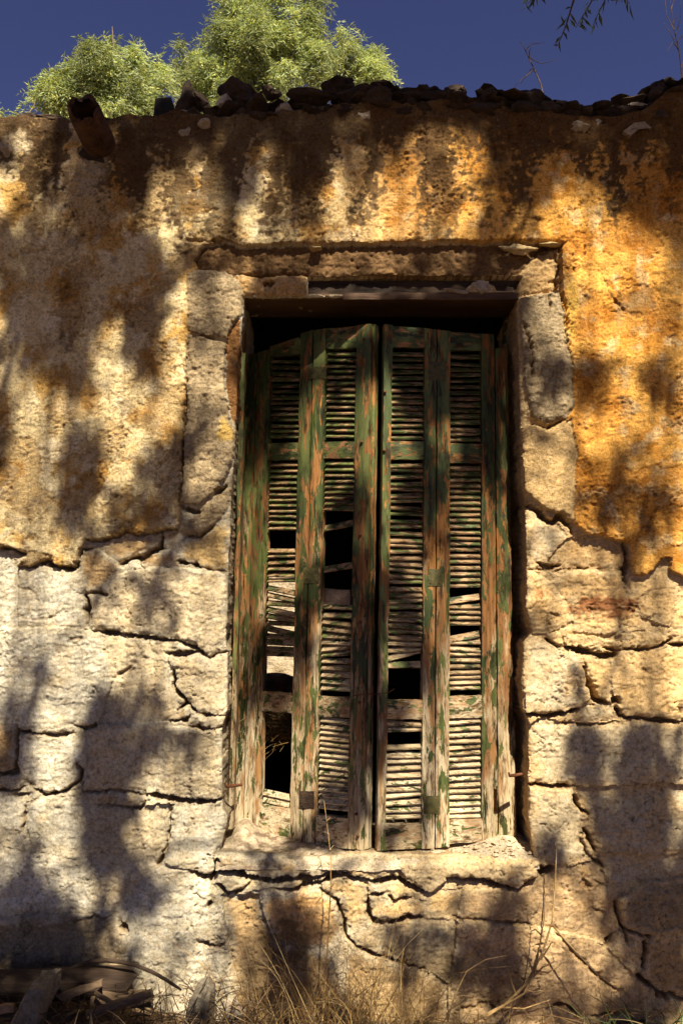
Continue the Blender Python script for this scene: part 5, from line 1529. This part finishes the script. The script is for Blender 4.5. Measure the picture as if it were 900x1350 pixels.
# ================================================================== FOOT OF THE WALL
# brush seen through the gap in the left shutter
def strokes_stuff(name, n, boxc, boxs, ln, r, seed, label, cat, cols, gravity=0.3, kind=None, upright_=0.0, root=None, parent=None):
    rng = np.random.default_rng(seed)
    mb = MB()
    for i in range(n):
        p = np.array(boxc) + rng.uniform(-1, 1, 3) * np.array(boxs)
        d = rng.normal(size=3); d[2] = abs(d[2]) * .6 + upright_
        d /= np.linalg.norm(d)
        L = ln * rng.uniform(.4, 1.1)
        pts = []
        bend = rng.normal(size=3) * .5
        for k in range(6):
            f = k / 5
            pts.append(tuple(p + d * L * f + bend * L * .25 * f * f - np.array([0, 0, gravity]) * L * f * f))
        rr = r * rng.uniform(.5, 1.2)
        V, Q, T = tube(pts, [rr, rr * .9, rr * .8, rr * .65, rr * .5, rr * .3], 3, False)
        c = cols[rng.integers(len(cols))]
        v = rng.uniform(.7, 1.2)
        mb.add(V, Q, T, tuple(np.array(c) * v))
    o = mb.build(name, M_STRAW)
    tag(o, label, cat, None, kind)
    return o

STRAWS = [(0.38, 0.235, 0.075), (0.28, 0.145, 0.045), (0.50, 0.34, 0.14), (0.15, 0.08, 0.03)]
pb = at(368, 950, 0.40)
strokes_stuff('brush_pile', 420, (pb.x, pb.y, pb.z - .03), (.14, .05, .06), .16, .0022, 3, 'heap of dry brushwood inside the room, seen through the left shutter gap', 'brushwood', STRAWS, .3, 'stuff')

# dead grass tangle in front of the wall
def grass():
    rng = np.random.default_rng(8)
    mb = MB()
    def blade(p, d, L, r, c, droop, curl=None):
        pts = []
        b = rng.normal(size=3) * .22 if curl is None else curl
        for k in range(8):
            f = k / 7
            pts.append(tuple(np.array(p) + np.array(d) * L * f + b * L * f * f - np.array([0, 0, droop]) * L * f ** 2.5))
        V, Q, T = tube(pts, [r * (1 - .75 * k / 7) for k in range(8)], 3, False)
        mb.add(V, Q, T, c)
    for i in range(400):
        x = rng.normal() * .24 + 0.02 if rng.uniform() < .8 else rng.uniform(-.45, .8)
        p = (x, -0.10 - rng.uniform(0, .32), 0.03 + rng.uniform(0, .05))
        d = np.array([rng.normal() * .55, rng.normal() * .25 + .05, 1.0 + rng.uniform(0, .4)]); d /= np.linalg.norm(d)
        c = np.array(STRAWS[rng.integers(4)]) * rng.uniform(.75, 1.15)
        blade(p, d, rng.uniform(.14, .56) * (1.15 if abs(x) < .3 else .5), rng.uniform(.0006, .0015), tuple(c), rng.uniform(.1, .75))
    for i in range(260):        # low litter
        p = (rng.uniform(-1.0, 1.1), -0.08 - rng.uniform(0, .5), 0.05 + rng.uniform(0, .06))
        d = np.array([rng.normal(), rng.normal(), rng.uniform(0, .5)]); d /= np.linalg.norm(d)
        c = np.array(STRAWS[rng.integers(4)]) * rng.uniform(.4, .9)
        blade(p, d, rng.uniform(.08, .25), rng.uniform(.001, .003), tuple(c), .2)
    o = mb.build('dry_grass', M_STRAW)
    tag(o, 'tangle of dead golden grass at the foot of the wall under the window', 'grass', None, 'stuff')
grass()

twig_plant('thorny_stem', 'single upright thorny dry stem in front of the window sill', 'plant',
    [[(425, 1345), (430, 1280), (433, 1220), (436, 1170), (436, 1130), (432, 1095), (427, 1055)], [(436, 1170), (441, 1164)], [(434, 1140), (429, 1135)], [(435, 1120), (440, 1114)], [(433, 1100), (428, 1096)], [(431, 1082), (436, 1077)], [(434, 1190), (440, 1186)], [(433, 1215), (428, 1208)]], -0.13, 0.003, M_GOLD)
twig_plant('dry_shrub', 'dry brown shrub with two tall curved stems right of the window', 'plant',
    [[(620, 1348), (665, 1325), (695, 1295), (715, 1255), (727, 1215), (731, 1170), (733, 1120), (731, 1110)], [(640, 1340), (690, 1310), (705, 1280), (712, 1240), (717, 1210), (718, 1180), (715, 1160)], [(712, 1265), (722, 1250), (728, 1240)],
     [(700, 1290), (715, 1275), (730, 1268), (726, 1255)], [(728, 1220), (745, 1240), (765, 1262), (790, 1288), (815, 1304)], [(690, 1305), (705, 1308), (735, 1306)], [(660, 1328), (690, 1330), (725, 1318)], [(716, 1235), (705, 1225), (700, 1228)], [(703, 1285), (695, 1262), (690, 1252)], [(705, 1280), (722, 1282), (735, 1275)], [(680, 1312), (672, 1290), (670, 1276)]], -0.10, 0.0055, M_GOLD)
twig_plant('arching_stem', 'long thin dry stem arching over the pale stones left of the grass', 'plant',
    [[(325, 1345), (300, 1320), (285, 1300), (270, 1275), (240, 1250), (215, 1235), (200, 1226)], [(285, 1300), (275, 1270), (268, 1250)], [(310, 1328), (318, 1300), (306, 1262), (290, 1215), (286, 1190)]], -0.12, 0.0022, M_GOLD)
twig_plant('bent_stem', 'pale bent grass stem looping over the right of the grass tangle', 'plant',
    [[(590, 1345), (600, 1310), (615, 1280), (640, 1265), (665, 1260), (685, 1262)], [(560, 1348), (580, 1320), (610, 1312), (640, 1318)]], -0.16, 0.0018, M_GOLD)

def green_weed():
    rng = np.random.default_rng(15)
    mb = MB()
    b = at(850, 1345, -0.15)
    for i in range(46):
        p = np.array(b) + np.array([rng.normal() * .09, rng.normal() * .04, -0.06])
        d = np.array([rng.normal() * .9 - .25, rng.normal() * .25, rng.uniform(.25, 1.0)]); d /= np.linalg.norm(d)
        L = rng.uniform(.08, .24); bn = rng.normal(size=3) * .2
        pts = [tuple(p + d * L * f + bn * L * f * f - np.array([0, 0, .4]) * L * f * f) for f in np.linspace(0, 1, 6)]
        V, Q, T = tube(pts, [.0022, .0022, .002, .0016, .001, .0004], 3, False)
        mb.add(V, Q, T, tuple(np.array((0.075, 0.10, 0.025)) * rng.uniform(.6, 1.3)))
    o = mb.build('green_weed', M_STRAW)
    tag(o, 'small green weed at the foot of the wall, bottom right corner', 'plant')
green_weed()

# ---- timber and rubble heap, bottom left
def log(name, label, a, b, r, mat, cat='log', group=None, seed=0, sides=12, seg=18, flat=1.0, taper=1.0):
    a, b = Vector(a), Vector(b)
    d = (b - a).normalized(); e1 = d.cross(Vector((0, 0, 1))).normalized(); e2 = e1.cross(d)
    V, Q, T = [], [], []
    for i in range(seg + 1):
        f = i / seg
        c = a.lerp(b, f)
        for k in range(sides):
            t = 2 * math.pi * k / sides
            nn = mnoise.noise(Vector((math.cos(t) * 1.6 + seed, math.sin(t) * 1.6, f * 3))) * .22 + mnoise.noise(Vector((math.cos(t) * 5 + seed, math.sin(t) * 5, f * 4))) * .14
            rr = r * (1 + nn) * (1 + (taper - 1) * f)
            jag = (mnoise.noise(Vector((k * 1.7, seed, 2))) * r * 1.2) if i in (0, seg) else 0
            V.append(c + e1 * math.cos(t) * rr + e2 * math.sin(t) * rr * flat + d * jag)
    for i in range(seg):
        for k in range(sides):
            k2 = (k + 1) % sides
            Q.append((i * sides + k, i * sides + k2, (i + 1) * sides + k2, (i + 1) * sides + k))
    for bse in (0, seg * sides):
        for k in range(1, sides - 1): T.append((bse, bse + k, bse + k + 1))
    o = MB().add(V, Q, T).build(name, mat, None, False)
    tag(o, label, cat, group)
    return o

def plank(name, label, quad, Y0, Y1, th, mat, cat, group=None, seed=0):
    """quad px tl,tr,br,bl; left end at depth Y0, right at Y1"""
    tl, tr, br, bl = at(*quad[0], Y0), at(*quad[1], Y1), at(*quad[2], Y1), at(*quad[3], Y0)
    V, Q = [], []
    n = 14
    for i in range(n + 1):
        f = i / n
        t_, b_ = tl.lerp(tr, f), bl.lerp(br, f)
        w = mnoise.noise_vector(Vector((f * 4 + seed, seed, 0))) * .004
        for p in (t_ + w, b_ + w + Vector((0, -.01, 0)), b_ + w + Vector((0, th - .01, 0)), t_ + w + Vector((0, th, 0))):
            j = mnoise.noise_vector(Vector((p.x * 40, p.y * 40 + seed, p.z * 40))) * .003
            V.append(p + j)
    for i in range(n):
        for j in range(4):
            j2 = (j + 1) % 4
            Q.append((i * 4 + j, i * 4 + j2, i * 4 + 4 + j2, i * 4 + 4 + j))
    Q.append((3, 2, 1, 0)); Q.append((n * 4, n * 4 + 1, n * 4 + 2, n * 4 + 3))
    o = MB().add(V, Q).build(name, mat, None, False)
    tag(o, label, cat, group)
    return o

log('timber_beam', 'thick dark rotten beam lying along the foot of the wall', at(-160, 1300, -0.16), at(172, 1296, -0.14), 0.058, M_DARKWOOD, 'timber', None, 3, 12, 26, .8)
for i, (q, y0, y1) in enumerate((([(128, 1303), (196, 1310), (198, 1317), (128, 1312)], -.20, -.17), ([(120, 1312), (203, 1322), (200, 1328), (120, 1324)], -.24, -.2))):
    plank('splintered_plank', ('upper' if i == 0 else 'lower') + ' of two splintered planks poking out past the dark beam', q, y0, y1, .02, M_HEAP, 'plank', 'splintered planks in the heap', i + 2)
plank('broken_board', 'pale broken board slanting up in front of the dark beam', [(72, 1313), (134, 1293), (136, 1298), (84, 1320)], -.30, -.24, .012, M_HEAP, 'board', None, 9)
log('grey_stick', 'short grey stick slanting across the heap above the litter', at(118, 1338, -.32), at(202, 1308, -.26), .017, M_HEAP, 'stick', None, 6, 8, 12, 1, .8)
log('wood_offcut', 'short pale offcut crossing under the grey stick', at(126, 1309, -.27), at(150, 1324, -.3), .008, M_HEAP, 'stick', None, 8, 6, 6)
V, Q, T = tube([at(x, y, Y) for x, y, Y in ((85, 1282, -.12), (105, 1272, -.13), (125, 1267, -.14), (140, 1266, -.15), (160, 1268, -.17), (180, 1273, -.18), (200, 1281, -.18), (218, 1291, -.18), (230, 1299, -.17), (239, 1305, -.16))], [.0075, .0075, .007, .007, .0068, .006, .006, .0055, .005, .003], 8)
tag(MB().add(V, Q, T).build('curved_branch', M_DARKWOOD), 'long curved branch arching over the timber heap', 'branch')
def chunk(name, label, pts, Y, th, mat, cat, seed):
    """angular lump: front outline in px at depth Y, bevelled back"""
    rk = random.Random(seed)
    F_ = [at(x, y, Y) for x, y in pts]
    c = sum(F_, Vector()) / len(F_)
    F0 = [c + (p - c) * .86 + Vector((0, -.012, 0)) for p in F_]
    B = [p + Vector((rk.uniform(.0, .02), th, rk.uniform(-.01, .02))) for p in F_]
    n = len(pts)
    V = F0 + F_ + B
    Q = []
    for L_ in (0, n):
        Q += [(L_ + i, L_ + (i + 1) % n, L_ + n + (i + 1) % n, L_ + n + i) for i in range(n)]
    T = [(0, i + 1, i) for i in range(1, n - 1)] + [(2 * n, 2 * n + i, 2 * n + i + 1) for i in range(1, n - 1)]
    o = MB().add(V, Q, T).build(name, mat, None, False)
    import bmesh
    bm = bmesh.new(); bm.from_mesh(o.data)
    bmesh.ops.subdivide_edges(bm, edges=bm.edges[:], cuts=4, use_grid_fill=True)
    for v in bm.verts:
        v.co += mnoise.noise_vector(v.co * 22 + Vector((seed, 0, 0))) * .008 + mnoise.noise_vector(v.co * 70 + Vector((seed, 0, 0))) * .004
    bm.to_mesh(o.data); bm.free()
    tag(o, label, cat)
    return o
chunk('concrete_chunk', 'squared speckled concrete chunk leaning in the heap at bottom left', [(36, 1306), (58, 1304), (60, 1318), (48, 1352), (40, 1368), (8, 1372), (14, 1350)], -.40, .12, M_CONC, 'rubble', 3)
chunk('grey_stone', 'grey speckled stone standing at the right end of the heap', [(250, 1316), (262, 1310), (274, 1318), (278, 1345), (268, 1362), (246, 1360), (243, 1340)], -.22, .09, M_CONC, 'stone', 5)
rock_mesh('orange_stone', at(308, 1338, -.18), (.045, .04, .05), 55, M_ROCKP, None, 3, .3)
tag(bpy.data.objects[-1] if False else [o for o in col.objects if o.name.startswith('orange_stone')][0], 'orange tinted stone beside the grass, right of the grey stone', 'stone')
log('wood_stub', 'short wooden stub leaning behind the grey stone', at(266, 1318, -.16), at(280, 1294, -.14), .008, M_HEAP, 'stick', None, 11, 7, 6)
plank('orange_board', 'end of an orange-brown board at the bottom left corner', [(-30, 1330), (18, 1324), (20, 1331), (-30, 1342)], -.42, -.40, .015, M_FRAME, 'board', None, 14)
rng = np.random.default_rng(30)
strokes_stuff('twig_litter', 900, (at(110, 1340, -.3).x, -.30, .10), (.55, .18, .07), .15, .0026, 31, 'loose heap of twigs and leaf litter under the old timber', 'litter', [(0.10, 0.06, 0.03), (0.2, 0.12, 0.06), (0.32, 0.2, 0.1), (0.06, 0.04, 0.025)], .25, 'stuff', .2)

# crumbs of plaster and stone lying on the sill
def crumbs():
    rk = random.Random(44)
    spots = []
    for i in range(150):
        if rk.random() < .72: px = rk.gauss(650, 34)
        elif rk.random() < .5: px = rk.gauss(600, 40)
        else: px = rk.uniform(320, 560)
        Y = rk.uniform(-.0, .12) if px < 480 else rk.uniform(-.005, .10)
        spots.append((min(max(px, 300), 698), Y))
    mb = MB()
    dg = bpy.context.evaluated_depsgraph_get()
    sill = [o for o in house.children if o.name == 'window_sill'][0]
    vs = np.empty(len(sill.data.vertices) * 3, np.float32); sill.data.vertices.foreach_get('co', vs); vs = vs.reshape(-1, 3)
    for i, (px, Y) in enumerate(spots):
        x = at(px, 1115, Y).x
        k = np.argmin((vs[:, 0] - x) ** 2 + (vs[:, 1] - Y) ** 2)
        r = rk.choice((.003, .004, .005, .007, .010)) * rk.uniform(.7, 1.2)
        c = Vector(vs[k]) + Vector((0, 0, r * .5))
        V = []
        for a in range(6):
            t = a * math.pi / 3
            V.append(c + Vector((math.cos(t) * r * rk.uniform(.7, 1.2), math.sin(t) * r * rk.uniform(.7, 1.2), rk.uniform(-.3, .3) * r)))
        V.append(c + Vector((0, 0, r * rk.uniform(.5, .9)))); V.append(c - Vector((0, 0, r * .6)))
        T = [(j, (j + 1) % 6, 6) for j in range(6)] + [((j + 1) % 6, j, 7) for j in range(6)]
        v = rk.uniform(.6, 1.1)
        mb.add(V, [], T, (.55 * v, .43 * v, .27 * v))
    o = mb.build('plaster_crumbs', M_MORTAR, None, False)
    tag(o, 'crumbs of fallen plaster scattered on the window sill', 'rubble', None, 'stuff')
crumbs()
